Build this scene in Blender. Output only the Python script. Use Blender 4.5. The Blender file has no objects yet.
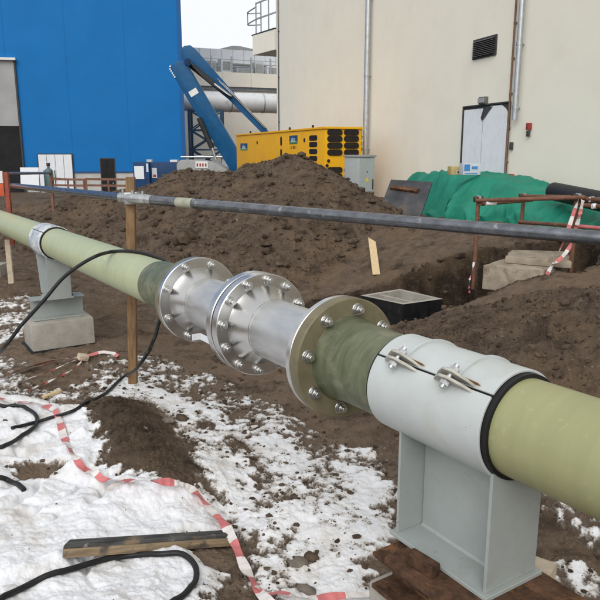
import bpy, bmesh, math, random
import numpy as np
from mathutils import Vector, Matrix

random.seed(7)
rng = np.random.default_rng(11)
scene = bpy.context.scene
col = scene.collection
R = math.radians

# ------------------------------------------------------------------ camera, sky, sun, exposure
CAMZ = 2.1
FPX = 670.0                      # focal length in pixels of the 600 px photograph
PITCH = math.atan(148 / FPX)     # looking slightly down
cam_d = bpy.data.cameras.new('camera')
cam = bpy.data.objects.new('camera', cam_d)
col.objects.link(cam)
cam.location = (0, 0, CAMZ)
cam.rotation_euler = (math.pi / 2 - PITCH, 0, 0)
cam_d.sensor_width = 36
cam_d.lens = 36 * FPX / 600
cam_d.clip_start = 0.05
cam_d.clip_end = 2000
scene.camera = cam

SUN_AZ, SUN_EL = R(192), R(38)   # behind the camera, behind thick cloud
world = bpy.data.worlds.new('World')
scene.world = world
world.use_nodes = True
wn, wl = world.node_tree.nodes, world.node_tree.links
wn.clear()
sky = wn.new('ShaderNodeTexSky')
sky.sky_type = 'NISHITA'
sky.sun_disc = False
sky.sun_elevation = SUN_EL
sky.sun_rotation = SUN_AZ
sky.air_density = 1.0
sky.dust_density = 4.0
sky.ozone_density = 1.0
hs = wn.new('ShaderNodeHueSaturation')
hs.inputs['Saturation'].default_value = 0.22
bg = wn.new('ShaderNodeBackground')
bg.inputs['Strength'].default_value = 0.15
wo = wn.new('ShaderNodeOutputWorld')
wl.new(sky.outputs[0], hs.inputs['Color'])
cloud = wn.new('ShaderNodeMix'); cloud.data_type = 'RGBA'      # closed even cloud layer over the clear sky
cloud.inputs[0].default_value = 0.8
cloud.inputs[7].default_value = (5.5, 5.6, 5.75, 1)
wl.new(hs.outputs[0], cloud.inputs[6])
wl.new(cloud.outputs[2], bg.inputs['Color'])
wl.new(bg.outputs[0], wo.inputs['Surface'])

sun_d = bpy.data.lights.new('sun', 'SUN')
sun_d.energy = 1.2
sun_d.angle = R(40)
sun_d.color = (1.0, 0.97, 0.93)
sun = bpy.data.objects.new('sun', sun_d)
col.objects.link(sun)
sdir = Vector((math.sin(SUN_AZ) * math.cos(SUN_EL), math.cos(SUN_AZ) * math.cos(SUN_EL), math.sin(SUN_EL)))
sun.rotation_euler = sdir.to_track_quat('Z', 'Y').to_euler()
sun.location = sdir * 40

scene.view_settings.view_transform = 'Standard'
scene.view_settings.look = 'None'
scene.view_settings.gamma = 1.0
scene.view_settings.use_curve_mapping = False
scene.view_settings.exposure = 0.30
scene.render.resolution_x = scene.render.resolution_y = 1024

# ------------------------------------------------------------------ sighting helpers (photograph point + distance -> place)
_F = np.array([0, math.cos(PITCH), -math.sin(PITCH)])
_U = np.array([0, math.sin(PITCH), math.cos(PITCH)])
_O = np.array([0, 0, CAMZ])
def ray(u, v):
    return np.array([(u - 300) / FPX, 0, 0]) + _U * (300 - v) / FPX + _F
def spot(u, v, Y):               # at forward distance Y
    r = ray(u, v)
    return Vector(_O + r * (Y / r[1]))
def level(u, v, z):              # at height z
    r = ray(u, v)
    return Vector(_O + r * ((z - CAMZ) / r[2]))

class Plane:
    """Upright plane with its own frame: local x along it, z up, local y = its normal side."""
    def __init__(s, o, ang):
        s.o = Vector((o[0], o[1], 0)); s.a = ang
        s.X = Vector((math.cos(ang), math.sin(ang), 0)); s.N = Vector((-math.sin(ang), math.cos(ang), 0))
    def uv(s, u, v):
        r = Vector(ray(u, v)); O = Vector(_O)
        t = (s.o - O).dot(s.N) / r.dot(s.N)
        p = O + r * t
        return (p - s.o).dot(s.X), p.z

# ------------------------------------------------------------------ noise
def pn(x, y, seed=0):
    x = np.asarray(x, float); y = np.asarray(y, float)
    xi = np.floor(x); yi = np.floor(y)
    fx = x - xi; fy = y - yi
    xi = xi.astype(np.int64); yi = yi.astype(np.int64)
    def g(ix, iy, dx, dy):
        h = (ix * 374761393 + iy * 668265263 + seed * 1274126177) & 0xffffffff
        h = ((h ^ (h >> 13)) * 1274126177) & 0xffffffff
        h = h ^ (h >> 16)
        a = (h & 0xffff) * (2 * math.pi / 65536)
        return np.cos(a) * dx + np.sin(a) * dy
    ux = fx * fx * fx * (fx * (fx * 6 - 15) + 10); uy = fy * fy * fy * (fy * (fy * 6 - 15) + 10)
    a = g(xi, yi, fx, fy); b = g(xi + 1, yi, fx - 1, fy)
    c = g(xi, yi + 1, fx, fy - 1); d = g(xi + 1, yi + 1, fx - 1, fy - 1)
    return ((a + (b - a) * ux) * (1 - uy) + (c + (d - c) * ux) * uy) * 1.5
def fbm(x, y, o, seed=0, gain=.5, lac=2.07):
    s = 0; a = 1; f = 1; n = 0
    for i in range(o):
        s = s + a * pn(x * f + 13.7 * i, y * f - 7.1 * i, seed + i); n += a; a *= gain; f *= lac
    return s / n
def billow(x, y, o, seed=0, gain=.55, lac=2.1):
    s = 0; a = 1; f = 1; n = 0
    for i in range(o):
        s = s + a * np.abs(pn(x * f + 3.7 * i, y * f - 9.1 * i, seed + i)); n += a; a *= gain; f *= lac
    return s / n
def sst(a, b, x):
    t = np.clip((x - a) / (b - a), 0, 1)
    return t * t * (3 - 2 * t)
def polydist(x, y, pts):
    """distance to polyline and interpolated third coordinate"""
    best = np.full(np.shape(x), 1e9); zz = np.zeros(np.shape(x))
    for a, b in zip(pts[:-1], pts[1:]):
        dx, dy = b[0] - a[0], b[1] - a[1]
        t = np.clip(((x - a[0]) * dx + (y - a[1]) * dy) / (dx * dx + dy * dy + 1e-9), 0, 1)
        d = np.hypot(x - a[0] - t * dx, y - a[1] - t * dy)
        m = d < best
        best = np.where(m, d, best); zz = np.where(m, a[2] + t * (b[2] - a[2]), zz)
    return best, zz
def ridgefield(x, y, pts, slope, rnd):
    """highest of the sloping banks falling away from every stretch of a crest line"""
    best = np.full(np.shape(x), -1e9); dm = np.full(np.shape(x), 1e9); off = math.sqrt(rnd)
    for a, b in zip(pts[:-1], pts[1:]):
        dx, dy = b[0] - a[0], b[1] - a[1]
        t = np.clip(((x - a[0]) * dx + (y - a[1]) * dy) / (dx * dx + dy * dy + 1e-9), 0, 1)
        d = np.hypot(x - a[0] - t * dx, y - a[1] - t * dy)
        best = np.maximum(best, a[2] + t * (b[2] - a[2]) - (np.sqrt((slope * d) ** 2 + rnd) - off)); dm = np.minimum(dm, d)
    return best, dm
def polysd(x, y, pts):
    """signed distance to polygon, positive inside"""
    best = np.full(np.shape(x), 1e9); ins = np.zeros(np.shape(x), bool)
    n = len(pts)
    for i in range(n):
        a = pts[i]; b = pts[(i + 1) % n]
        dx, dy = b[0] - a[0], b[1] - a[1]
        t = np.clip(((x - a[0]) * dx + (y - a[1]) * dy) / (dx * dx + dy * dy + 1e-9), 0, 1)
        best = np.minimum(best, np.hypot(x - a[0] - t * dx, y - a[1] - t * dy))
        c = ((a[1] > y) != (b[1] > y))
        with np.errstate(divide='ignore', invalid='ignore'):
            ins ^= c & (x < a[0] + (y - a[1]) * dx / (dy if abs(dy) > 1e-9 else 1e-9))
    return np.where(ins, best, -best)

# ------------------------------------------------------------------ ground shape
def W(l):        # outline sighted on the photograph -> ground outline (z about .03)
    return [tuple(level(u, v, .03))[:2] for u, v in l]
CREST = [tuple(spot(u, v, Y)) for u, v, Y in [(-140, 208, 17), (-60, 206, 16.5), (30, 203, 16), (80, 194, 15.5), (130, 189, 15.2), (165, 181, 15),
         (190, 169, 14.6), (213, 173, 14.5), (235, 171, 14.2), (252, 164, 14), (270, 161, 13.8), (293, 154, 13.5), (311, 165, 13.3),
         (332, 179, 13), (355, 198, 12.6), (378, 211, 12.2), (402, 219, 11.8)]]
HEAP = [tuple(spot(u, v, Y)) for u, v, Y in [(452, 321, 6.9), (482, 309, 6.75), (515, 303, 6.5), (555, 295, 6.2), (600, 286, 5.9), (680, 278, 5.5), (760, 280, 5.2)]]
BANK = [tuple(spot(u, v, Y)) for u, v, Y in [(408, 219, 12.2), (440, 219, 11.7), (500, 223, 10.6), (560, 227, 9.7), (620, 231, 8.9), (720, 240, 7.8)]]
DARKHEAP = [tuple(level(u, v, .1))[:2] + (0,) for u, v in [(112, 408), (140, 440), (172, 476)]]
STREAK = [tuple(level(u, v, .03))[:2] + (0,) for u, v in [(205, 425), (240, 452), (262, 475), (292, 500)]]
SNOW_HEAVY = [W([(-500, 372), (-60, 392), (40, 396), (82, 408), (95, 430), (104, 455), (98, 474), (140, 486), (168, 500), (190, 492), (216, 506), (232, 528), (243, 546), (228, 575), (205, 640), (150, 900), (-200, 1500), (-1200, 1500), (-900, 500)])]
SNOW_MID = [W([(92, 396), (120, 372), (150, 378), (195, 398), (240, 420), (290, 438), (335, 455), (378, 466), (396, 490), (398, 545), (375, 572), (372, 640), (360, 900), (250, 900), (272, 640), (264, 600), (243, 550), (228, 520), (208, 492), (190, 458), (172, 425), (150, 406)])]
SNOW_THIN = [W([(-300, 292), (-20, 300), (30, 292), (40, 312), (22, 335), (-20, 345), (-300, 350)]), W([(-300, 345), (-20, 352), (40, 362), (100, 350), (150, 372), (100, 396), (40, 398), (-20, 392), (-300, 385)]),
             W([(140, 352), (200, 372), (262, 398), (320, 432), (370, 452), (300, 450), (220, 420), (160, 392)]),
             W([(536, 566), (575, 566), (640, 590), (760, 640), (760, 900), (520, 900)]), W([(540, 500), (560, 496), (600, 520), (640, 545), (630, 560), (590, 540)]),
             W([(-20, 400), (0, 380), (30, 380), (30, 400)])]
SNOW_BARE = [W([(98, 404), (150, 402), (172, 425), (190, 462), (205, 496), (190, 502), (165, 496), (150, 482), (120, 486), (112, 462), (100, 436)]),
             W([(8, 468), (36, 464), (62, 470), (50, 480), (20, 482)]), W([(20, 366), (62, 356), (92, 362), (84, 382), (50, 388), (30, 384)]),
             W([(186, 546), (244, 544), (252, 600), (262, 640), (235, 640), (228, 585), (205, 572), (188, 560)]),
             W([(30, 355), (105, 342), (102, 352), (60, 366), (36, 364)])]
SNOW_FAR = [[tuple(spot(u, v, Y))[:2] for u, v, Y in [(590, 260, 8.3), (625, 258, 8.3), (630, 266, 8.0), (588, 266, 8.0)]]]
TR_A, TR_B = (0.15, 8.55), (3.0, 8.45)

def terrain(x, y):
    x = np.asarray(x, float); y = np.asarray(y, float)
    n = .949 * x + .316 * y
    far = np.hypot(x, y)
    base = .75 * sst(3.2, 5.4, n) * sst(3.0, 6.0, y)
    base = base - .45 * sst(20, 34, y) * (1 - sst(2, 5, n))
    lump = fbm(x * .55, y * .55, 3, 5)
    # warp so that ridges and heaps are not straight
    wx = x + .35 * fbm(x * .6, y * .6, 3, 21); wy = y + .35 * fbm(x * .6, y * .6, 3, 31)
    ridge, d = ridgefield(wx, wy, CREST, .60 + .12 * lump, .02)
    ridge = ridge - .10 * (billow(x * .9, y * .9, 3, 61) - .3) * sst(.2, 1.2, d)
    k = .16
    h = np.clip(.5 + .5 * (ridge - base) / k, 0, 1)
    z = base * (1 - h) + ridge * h + k * h * (1 - h)
    heap, d2 = ridgefield(wx, wy, HEAP, .42, .012)
    k = .12
    h2 = np.clip(.5 + .5 * (heap - z) / k, 0, 1)
    z = z * (1 - h2) + heap * h2 + k * h2 * (1 - h2)
    bank, d3 = ridgefield(wx, wy, BANK, .36, .02)
    k = .14
    h3 = np.clip(.5 + .5 * (bank - z) / k, 0, 1)
    z = z * (1 - h3) + bank * h3 + k * h3 * (1 - h3)
    # trench with the concrete chamber
    tx, ty = TR_B[0] - TR_A[0], TR_B[1] - TR_A[1]
    t = np.clip(((x - TR_A[0]) * tx + (y - TR_A[1]) * ty) / (tx * tx + ty * ty), 0, 1)
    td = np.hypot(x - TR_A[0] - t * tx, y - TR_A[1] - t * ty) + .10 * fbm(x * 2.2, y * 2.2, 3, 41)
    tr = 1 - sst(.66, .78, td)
    z = z - tr * (.58 + .17 * sst(.35, .8, t))
    # trodden snowy rise where the photographer stands
    rise = .24 * np.exp(-(((x + 1.3) / 1.5) ** 2 + ((y - 1.5) / 1.7) ** 2))
    z = z + rise
    dd, _ = polydist(x + .08 * fbm(x * 4, y * 4, 2, 3), y, DARKHEAP)
    dh = np.exp(-(dd / .30) ** 2)
    z = z + .17 * dh
    ds, _ = polydist(x + .10 * fbm(x * 5, y * 5, 2, 8), y + .06 * pn(x * 6, y * 6, 4), STREAK)
    st = np.exp(-(ds / .06) ** 2)
    z = z + .035 * st
    # soil relief: rough on heaps, trodden on flats
    rough = np.clip(np.maximum(np.maximum(np.maximum(h, h2), tr * .7), .55 * sst(6.8, 8.2, y)), 0, 1)
    nearf = 1 - sst(16, 30, far)
    b1 = billow(x * 2.1, y * 2.1, 5, 71) - .3
    b2 = billow(x * 6.5, y * 6.5, 4, 81) - .3
    b4 = billow(x * 11, y * 11, 4, 181, .7) - .3
    b3 = billow(x * 21, y * 21, 3, 91) - .3
    z = z + rough * nearf * (.14 * b1 + .060 * b2 + .024 * b3 + .03 * b4)
    z = z + (1 - rough) * nearf * (.05 * fbm(x * 1.3, y * 1.3, 4, 101) + .050 * b1 + .030 * b2 + .016 * b3)
    z = z + dh * (.03 * b2 + .02 * b3)
    # snow cover
    cov = np.full(np.shape(x), -.9)
    nz = fbm(x * 3.1, y * 3.1, 5, 111)
    nf = fbm(x * 14, y * 14, 4, 121)
    for p in SNOW_THIN: cov = np.maximum(cov, np.clip(polysd(x, y, p) / .16, -.9, .0) - .02)
    for p in SNOW_FAR: cov = np.maximum(cov, np.clip(polysd(x, y, p) / .16, -.9, .25))
    for p in SNOW_MID: cov = np.maximum(cov, np.clip(polysd(x, y, p) / .22, -.9, .46))
    for p in SNOW_HEAVY: cov = np.maximum(cov, np.clip(polysd(x, y, p) / .12, -.9, .95))
    for p in SNOW_BARE: cov = np.minimum(cov, np.clip(-polysd(x, y, p) / .08, -.85, .9) + .02)
    cov = cov - .5 * st
    bare_spots = np.where(cov < .6, 1, .35)
    snow = cov + bare_spots * (1.0 * nz + .95 * nf) - .9 * b2 * bare_spots
    sm = sst(-.12, .22, snow)
    z = z + sm * (.020 + .028 * np.clip(cov, 0, 1)) - sm * .45 * (.022 * b2 + .014 * b3)
    z = z + sst(.3, .9, cov) * (.055 * fbm(x * 2.3, y * 2.3, 3, 141) + .012 * fbm(x * 6, y * 6, 3, 151) - .05 * np.exp(-(fbm(x * 3.3, y * 3.3, 2, 161) / .10) ** 2) * sst(0, .5, fbm(x * 1.7, y * 1.7, 2, 171) + .1))
    # soil tone: 0 pale trodden mud .. 1 dark soil, raised on heaps and in the trench
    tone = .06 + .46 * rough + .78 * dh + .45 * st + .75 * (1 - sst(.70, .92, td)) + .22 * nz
    tone = tone + .25 * sst(.0, .6, -(cov + .2)) * 0
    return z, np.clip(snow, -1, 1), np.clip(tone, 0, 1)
def ground_z(x, y):
    return float(terrain(np.array([x]), np.array([y]))[0][0])
def on_ground(u, v, lift=0.0):
    z = .05
    for _ in range(7):
        p = level(u, v, z + lift)
        z = .5 * z + .5 * ground_z(p.x, p.y)
    return level(u, v, z + lift)

# ------------------------------------------------------------------ materials
MATS = {}
def nodes_of(name):
    m = bpy.data.materials.new(name); m.use_nodes = True
    nt = m.node_tree; nt.nodes.clear()
    out = nt.nodes.new('ShaderNodeOutputMaterial'); b = nt.nodes.new('ShaderNodeBsdfPrincipled')
    nt.links.new(b.outputs[0], out.inputs[0])
    MATS[name] = m
    return m, nt, b
def N(nt, t, **kw):
    n = nt.nodes.new(t)
    for k, v in kw.items():
        if k.startswith('i_'): n.inputs[k[2:]].default_value = v
        else: setattr(n, k, v)
    return n
def mixc(nt, f, a, b):
    m = N(nt, 'ShaderNodeMix', data_type='RGBA')
    for s, v in ((m.inputs[0], f), (m.inputs[6], a), (m.inputs[7], b)):
        if hasattr(v, 'is_output'): nt.links.new(v, s)
        else: s.default_value = v if not isinstance(v, tuple) else (*v[:3], 1)
    return m.outputs[2]
def noise(nt, co, scale, detail=5, rough=.55, dist=0):
    n = N(nt, 'ShaderNodeTexNoise'); n.inputs['Scale'].default_value = scale; n.inputs['Detail'].default_value = detail
    n.inputs['Roughness'].default_value = rough; n.inputs['Distortion'].default_value = dist
    nt.links.new(co, n.inputs['Vector'])
    return n.outputs[0]
def ramp(nt, f, lo, hi, a=0.0, b=1.0):
    m = N(nt, 'ShaderNodeMapRange'); m.clamp = True
    m.inputs[1].default_value = lo; m.inputs[2].default_value = hi; m.inputs[3].default_value = a; m.inputs[4].default_value = b
    nt.links.new(f, m.inputs[0])
    return m.outputs[0]
def pmat(name, base, var=.12, scale=4, rough=.6, metal=0, bump=0, bscale=60, stretch=(1, 1, 1), spots=(), rvar=.1, spec=.25, tint=None):
    """base colour with two octaves of real colour variation, optional stains [(colour, scale, lo, hi)] and fine relief"""
    m, nt, b = nodes_of(name)
    tc = N(nt, 'ShaderNodeTexCoord'); mp = N(nt, 'ShaderNodeMapping'); mp.inputs['Scale'].default_value = stretch
    nt.links.new(tc.outputs['Object'], mp.inputs[0]); co = mp.outputs[0]
    dark = tuple(c * (1 - var * 1.6) for c in base); lite = tuple(min(1, c * (1 + var)) for c in base)
    if tint: dark = tint
    f = ramp(nt, noise(nt, co, scale, 6, .6), .3, .7)
    c = mixc(nt, f, dark, lite)
    for sc, ss, lo, hi in spots:
        c = mixc(nt, ramp(nt, noise(nt, tc.outputs['Object'], ss, 7, .65, .4), lo, hi), c, sc)
    nt.links.new(c, b.inputs['Base Color'])
    nt.links.new(ramp(nt, noise(nt, co, scale * 3, 4), .25, .75, max(.02, rough - rvar), min(1, rough + rvar)), b.inputs['Roughness'])
    b.inputs['Metallic'].default_value = metal
    if spec is not None: b.inputs['Specular IOR Level'].default_value = spec
    if bump:
        bp = N(nt, 'ShaderNodeBump'); bp.inputs['Strength'].default_value = bump; bp.inputs['Distance'].default_value = .01
        nt.links.new(noise(nt, co, bscale, 6, .65), bp.inputs['Height']); nt.links.new(bp.outputs[0], b.inputs['Normal'])
    return m

def ground_material():
    m, nt, b = nodes_of('soil_and_snow')
    tc = N(nt, 'ShaderNodeTexCoord'); co = tc.outputs['Object']
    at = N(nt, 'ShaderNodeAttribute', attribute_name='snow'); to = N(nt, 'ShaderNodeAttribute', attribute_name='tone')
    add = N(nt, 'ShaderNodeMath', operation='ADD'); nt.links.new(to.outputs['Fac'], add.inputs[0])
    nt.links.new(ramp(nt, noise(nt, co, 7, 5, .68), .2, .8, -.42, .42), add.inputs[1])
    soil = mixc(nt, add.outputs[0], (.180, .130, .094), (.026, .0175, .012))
    soil = mixc(nt, ramp(nt, noise(nt, co, .75, 4, .62), .50, .66, 0, .65), soil, (.145, .100, .060))
    soil = mixc(nt, ramp(nt, noise(nt, co, 2.3, 4, .65, .5), .54, .70, 0, .85), soil, (.024, .017, .0125))
    grain = ramp(nt, noise(nt, co, 95, 2, .7), .60, .74)
    soil = mixc(nt, grain, soil, (.19, .145, .10))
    vo = N(nt, 'ShaderNodeTexVoronoi'); vo.inputs['Scale'].default_value = 26; nt.links.new(co, vo.inputs['Vector'])
    chips = ramp(nt, vo.outputs['Distance'], .10, .16, 1, 0)
    chipsel = N(nt, 'ShaderNodeMath', operation='MULTIPLY'); nt.links.new(chips, chipsel.inputs[0])
    nt.links.new(ramp(nt, noise(nt, co, 3.3, 3), .52, .62), chipsel.inputs[1])
    soil = mixc(nt, chipsel.outputs[0], soil, (.30, .25, .19))
    s2 = N(nt, 'ShaderNodeMath', operation='ADD'); nt.links.new(at.outputs['Fac'], s2.inputs[0])
    nt.links.new(ramp(nt, noise(nt, co, 55, 3, .7), .2, .8, -.30, .30), s2.inputs[1])
    fac = ramp(nt, s2.outputs[0], .0, .30)
    soil = mixc(nt, ramp(nt, s2.outputs[0], -.40, .02, 0, .75), soil, (.155, .125, .10))
    snowc = mixc(nt, ramp(nt, noise(nt, co, 4.2, 4, .65), .50, .74, 0, .75), (.73, .74, .765), (.52, .47, .40))
    snowc = mixc(nt, ramp(nt, noise(nt, co, 130, 1, .6), .72, .80, 0, .7), snowc, (.20, .16, .12))
    snowc = mixc(nt, ramp(nt, at.outputs['Fac'], .0, .55), (.50, .47, .43), snowc)     # thin snow is slush over mud
    c = mixc(nt, fac, soil, snowc)
    nt.links.new(c, b.inputs['Base Color'])
    nt.links.new(ramp(nt, noise(nt, co, 4, 4), .3, .7, .72, .95), b.inputs['Roughness'])
    b.inputs['Specular IOR Level'].default_value = .15
    bp = N(nt, 'ShaderNodeBump'); nt.links.new(ramp(nt, fac, 0, 1, .75, .25), bp.inputs['Strength']); bp.inputs['Distance'].default_value = .02
    hgt = N(nt, 'ShaderNodeMath', operation='ADD'); nt.links.new(ramp(nt, noise(nt, co, 17, 6, .74), 0, 1, 0, 2.2), hgt.inputs[0]); nt.links.new(ramp(nt, noise(nt, co, 130, 1, .6), 0, 1, 0, .4), hgt.inputs[1])
    nt.links.new(hgt.outputs[0], bp.inputs['Height']); nt.links.new(bp.outputs[0], b.inputs['Normal'])
    return m
ground_material()
pmat('clod', (.085, .060, .042), .45, 9, .9, bump=.6, bscale=50)
pmat('stone', (.19, .165, .135), .3, 12, .8, bump=.5, bscale=60)
pmat('pipe_pale', (.40, .435, .275), .05, 4, .40, bump=.06, bscale=22, stretch=(5, .8, .8), spots=[((.34, .33, .20), 6, .60, .80), ((.50, .53, .36), 14, .60, .75)])
pmat('pipe_olive', (.305, .31, .16), .04, 4, .38, bump=.06, bscale=24, stretch=(5, .8, .8), spots=[((.32, .31, .15), 5, .52, .78), ((.40, .395, .23), 22, .60, .80)])
pmat('pipe_dark', (.115, .130, .078), .22, 7, .40, bump=.08, bscale=45, stretch=(4, 1, 1), spots=[((.22, .21, .15), 7, .52, .72), ((.42, .44, .34), 11, .70, .76)])
pmat('flange_resin', (.165, .145, .088), .18, 9, .45, bump=.06, bscale=70, spots=[((.15, .15, .08), 10, .55, .75)])
pmat('steel_polished', (.58, .575, .56), .05, 5, .30, 1, rvar=.05)
pmat('steel_barrel', (.60, .605, .605), .07, 5, .46, 1, stretch=(1, 3, 3), rvar=.08, spots=[((.54, .54, .54), 7, .52, .75)])
pmat('zinc', (.58, .58, .57), .18, 60, .34, 1, bump=.05, bscale=200)
pmat('paint_grey', (.32, .35, .34), .05, 5, .42, bump=.03, bscale=60, spots=[((.27, .28, .25), 6, .54, .78), ((.20, .13, .08), 17, .70, .73), ((.22, .19, .15), 30, .645, .75)])
pmat('paint_white', (.48, .515, .51), .05, 5, .40, bump=.03, bscale=60, spots=[((.43, .43, .39), 6, .54, .78), ((.22, .13, .07), 21, .71, .74), ((.34, .30, .24), 30, .65, .75)])
pmat('paint_worn', (.40, .45, .50), .12, 8, .5, bump=.05, bscale=60, spots=[((.62, .64, .64), 9, .50, .56), ((.03, .035, .04), 26, .60, .63)])
pmat('rubber', (.014, .014, .015), .2, 10, .5, bump=.05)
pmat('cable_black', (.016, .016, .017), .25, 20, .42, bump=.03, bscale=120)
pmat('rust', (.105, .055, .032), .5, 14, .85, bump=.8, bscale=45, spots=[((.26, .125, .045), 9, .56, .70), ((.045, .028, .020), 16, .56, .70)])
pmat('paint_dirty', (.44, .43, .38), .2, 14, .55, bump=.1, spots=[((.20, .12, .06), 24, .60, .68)])
pmat('rust_stain', (.34, .17, .06), .4, 20, .8, bump=.2)
pmat('rust_pipe', (.17, .085, .055), .25, 9, .7, bump=.2, bscale=80, spots=[((.13, .06, .045), 12, .55, .70), ((.34, .23, .17), 20, .64, .72)])
pmat('concrete', (.36, .34, .30), .12, 6, .88, bump=.35, bscale=55, spots=[((.25, .235, .21), 5, .55, .75), ((.50, .48, .44), 18, .66, .74)])
pmat('concrete_dirty', (.33, .28, .215), .2, 5, .9, bump=.4, bscale=45, spots=[((.15, .115, .08), 4, .50, .66)])
pmat('bitumen', (.014, .014, .015), .4, 8, .5, bump=.3, bscale=30, spots=[((.05, .045, .04), 10, .60, .72)])
pmat('wood_stake', (.22, .135, .07), .25, 5, .8, bump=.25, bscale=50, stretch=(8, 8, 1), spots=[((.14, .085, .05), 8, .58, .72)])
pmat('wood_new', (.58, .44, .26), .12, 6, .7, bump=.15, bscale=40, stretch=(8, 8, 1))
pmat('wood_board', (.075, .075, .072), .45, 6, .85, bump=.4, bscale=60, stretch=(1, 8, 8), spots=[((.22, .16, .10), 5, .56, .66), ((.19, .19, .19), 16, .60, .70)])
pmat('wood_edge', (.27, .20, .125), .3, 6, .85, bump=.3, bscale=60, stretch=(1, 8, 8), spots=[((.09, .075, .06), 8, .56, .68)])
pmat('wood_pale', (.55, .47, .36), .2, 8, .8, bump=.2, bscale=60, spots=[((.24, .17, .11), 9, .58, .70)])
pmat('tube_paint', (.17, .18, .20), .25, 7, .29, .8, bump=.03, bscale=60, stretch=(.6, 3, 3), spots=[((.36, .36, .36), 9, .60, .70), ((.12, .08, .055), 16, .66, .72)])
pmat('tube_pale', (.34, .34, .27), .2, 9, .5)
pmat('clamp_zinc', (.50, .51, .52), .2, 20, .38, 1, bump=.1)
pmat('tape_white', (.68, .64, .62), .08, 10, .45, bump=.1, bscale=40)
pmat('tape_red', (.55, .17, .17), .15, 10, .45, bump=.1, bscale=40)
pmat('orange_paint', (.55, .10, .045), .12, 6, .6)
pmat('post_red', (.27, .075, .05), .2, 6, .7)
pmat('white_paint', (.72, .72, .72), .05, 6, .6)
pmat('blue_cladding', (.012, .160, .445), .04, .5, .55, spec=.10, spots=[((.015, .168, .455), .25, .45, .7)])
pmat('blue_trim', (.016, .105, .30), .05, 2, .5)
pmat('render_cream', (.80, .77, .67), .02, 1.2, .92, spec=.1, bump=.08, bscale=25, spots=[((.75, .71, .61), .5, .52, .75), ((.82, .775, .67), 3, .55, .75)])
pmat('render_back', (.80, .75, .64), .04, 1, .9)
pmat('plinth_pale', (.50, .50, .48), .08, 2, .9)
pmat('gate_grey', (.34, .345, .35), .10, .5, .6)
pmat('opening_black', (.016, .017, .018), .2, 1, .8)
pmat('door_white', (.74, .77, .81), .03, 4, .55, spots=[((.66, .69, .73), 2, .55, .7)])
pmat('door_dark', (.014, .013, .014), .3, 3, .6)
pmat('dark_frame', (.055, .055, .057), .2, 8, .6)
pmat('louvre', (.15, .145, .14), .2, 8, .6)
pmat('galvanised', (.50, .52, .53), .12, 8, .40, .85, bump=.03)
pmat('brown_pipe', (.20, .115, .075), .2, 8, .6)
pmat('red_box', (.30, .05, .04), .15, 12, .5)
pmat('boom_blue', (.006, .080, .205), .10, 3, .45, spec=.2, spots=[((.010, .09, .22), 2, .52, .7)])
pmat('boom_dark_blue', (.010, .045, .130), .15, 3, .45)
pmat('hydraulic', (.030, .030, .033), .3, 9, .45)
pmat('chrome', (.62, .62, .62), .1, 20, .2, 1)
pmat('hood_grey', (.30, .31, .305), .1, 5, .5)
pmat('gen_yellow', (.74, .385, .015), .04, 2, .5, spec=.15, spots=[((.69, .345, .02), 1.5, .52, .7)])
pmat('gen_dark', (.018, .014, .012), .3, 5, .6)
pmat('sticker_blue', (.020, .065, .16), .1, 6, .4)
pmat('sticker_green', (.10, .26, .10), .1, 6, .4)
pmat('sticker_text', (.62, .74, .80), .03, 6, .4)
pmat('print_dark', (.09, .06, .03), .1, 6, .5)
pmat('cabinet_grey', (.365, .39, .385), .05, 3, .45, spots=[((.32, .34, .33), 3, .55, .7)])
pmat('warning_yellow', (.66, .52, .10), .05, 6, .5)
pmat('plate_steel', (.070, .072, .080), .25, 3, .62, .2, bump=.1, bscale=30, spots=[((.13, .10, .08), 3, .55, .70)])
pmat('membrane', (.018, .018, .020), .2, 9, .55, bump=.1)
pmat('box_yellow', (.46, .36, .16), .1, 20, .6)
pmat('box_white', (.52, .56, .60), .05, 20, .6)
pmat('box_blue', (.06, .22, .50), .1, 20, .6)
pmat('duct', (.72, .73, .73), .06, 1, .45, .3, spots=[((.45, .45, .45), 1, .55, .7)])
pmat('roof_sheet', (.66, .68, .70), .05, 2, .6)
pmat('plant_steel', (.36, .39, .42), .2, 2, .6)
pmat('truss_blue', (.030, .075, .13), .2, 3, .55)
pmat('fence_brown', (.20, .10, .07), .2, 4, .7)
pmat('cylinder_green', (.09, .17, .17), .1, 8, .4)
pmat('snow_lump', (.80, .81, .82), .08, 12, .9, bump=.5, bscale=40)
def tarp_material():
    m, nt, b = nodes_of('tarp_green')
    tc = N(nt, 'ShaderNodeTexCoord'); co = tc.outputs['Object']
    c = mixc(nt, ramp(nt, noise(nt, co, 2.2, 6, .6), .3, .7), (.010, .150, .100), (.018, .225, .150))
    c = mixc(nt, ramp(nt, noise(nt, co, 9, 5, .7), .66, .78, 0, .6), c, (.07, .26, .19))
    nt.links.new(c, b.inputs['Base Color']); b.inputs['Roughness'].default_value = .55; b.inputs['Specular IOR Level'].default_value = .2
    bp = N(nt, 'ShaderNodeBump'); bp.inputs['Strength'].default_value = .5; bp.inputs['Distance'].default_value = .015
    nt.links.new(noise(nt, co, 5, 5, .55, 1.2), bp.inputs['Height']); nt.links.new(bp.outputs[0], b.inputs['Normal'])
tarp_material()

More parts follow.
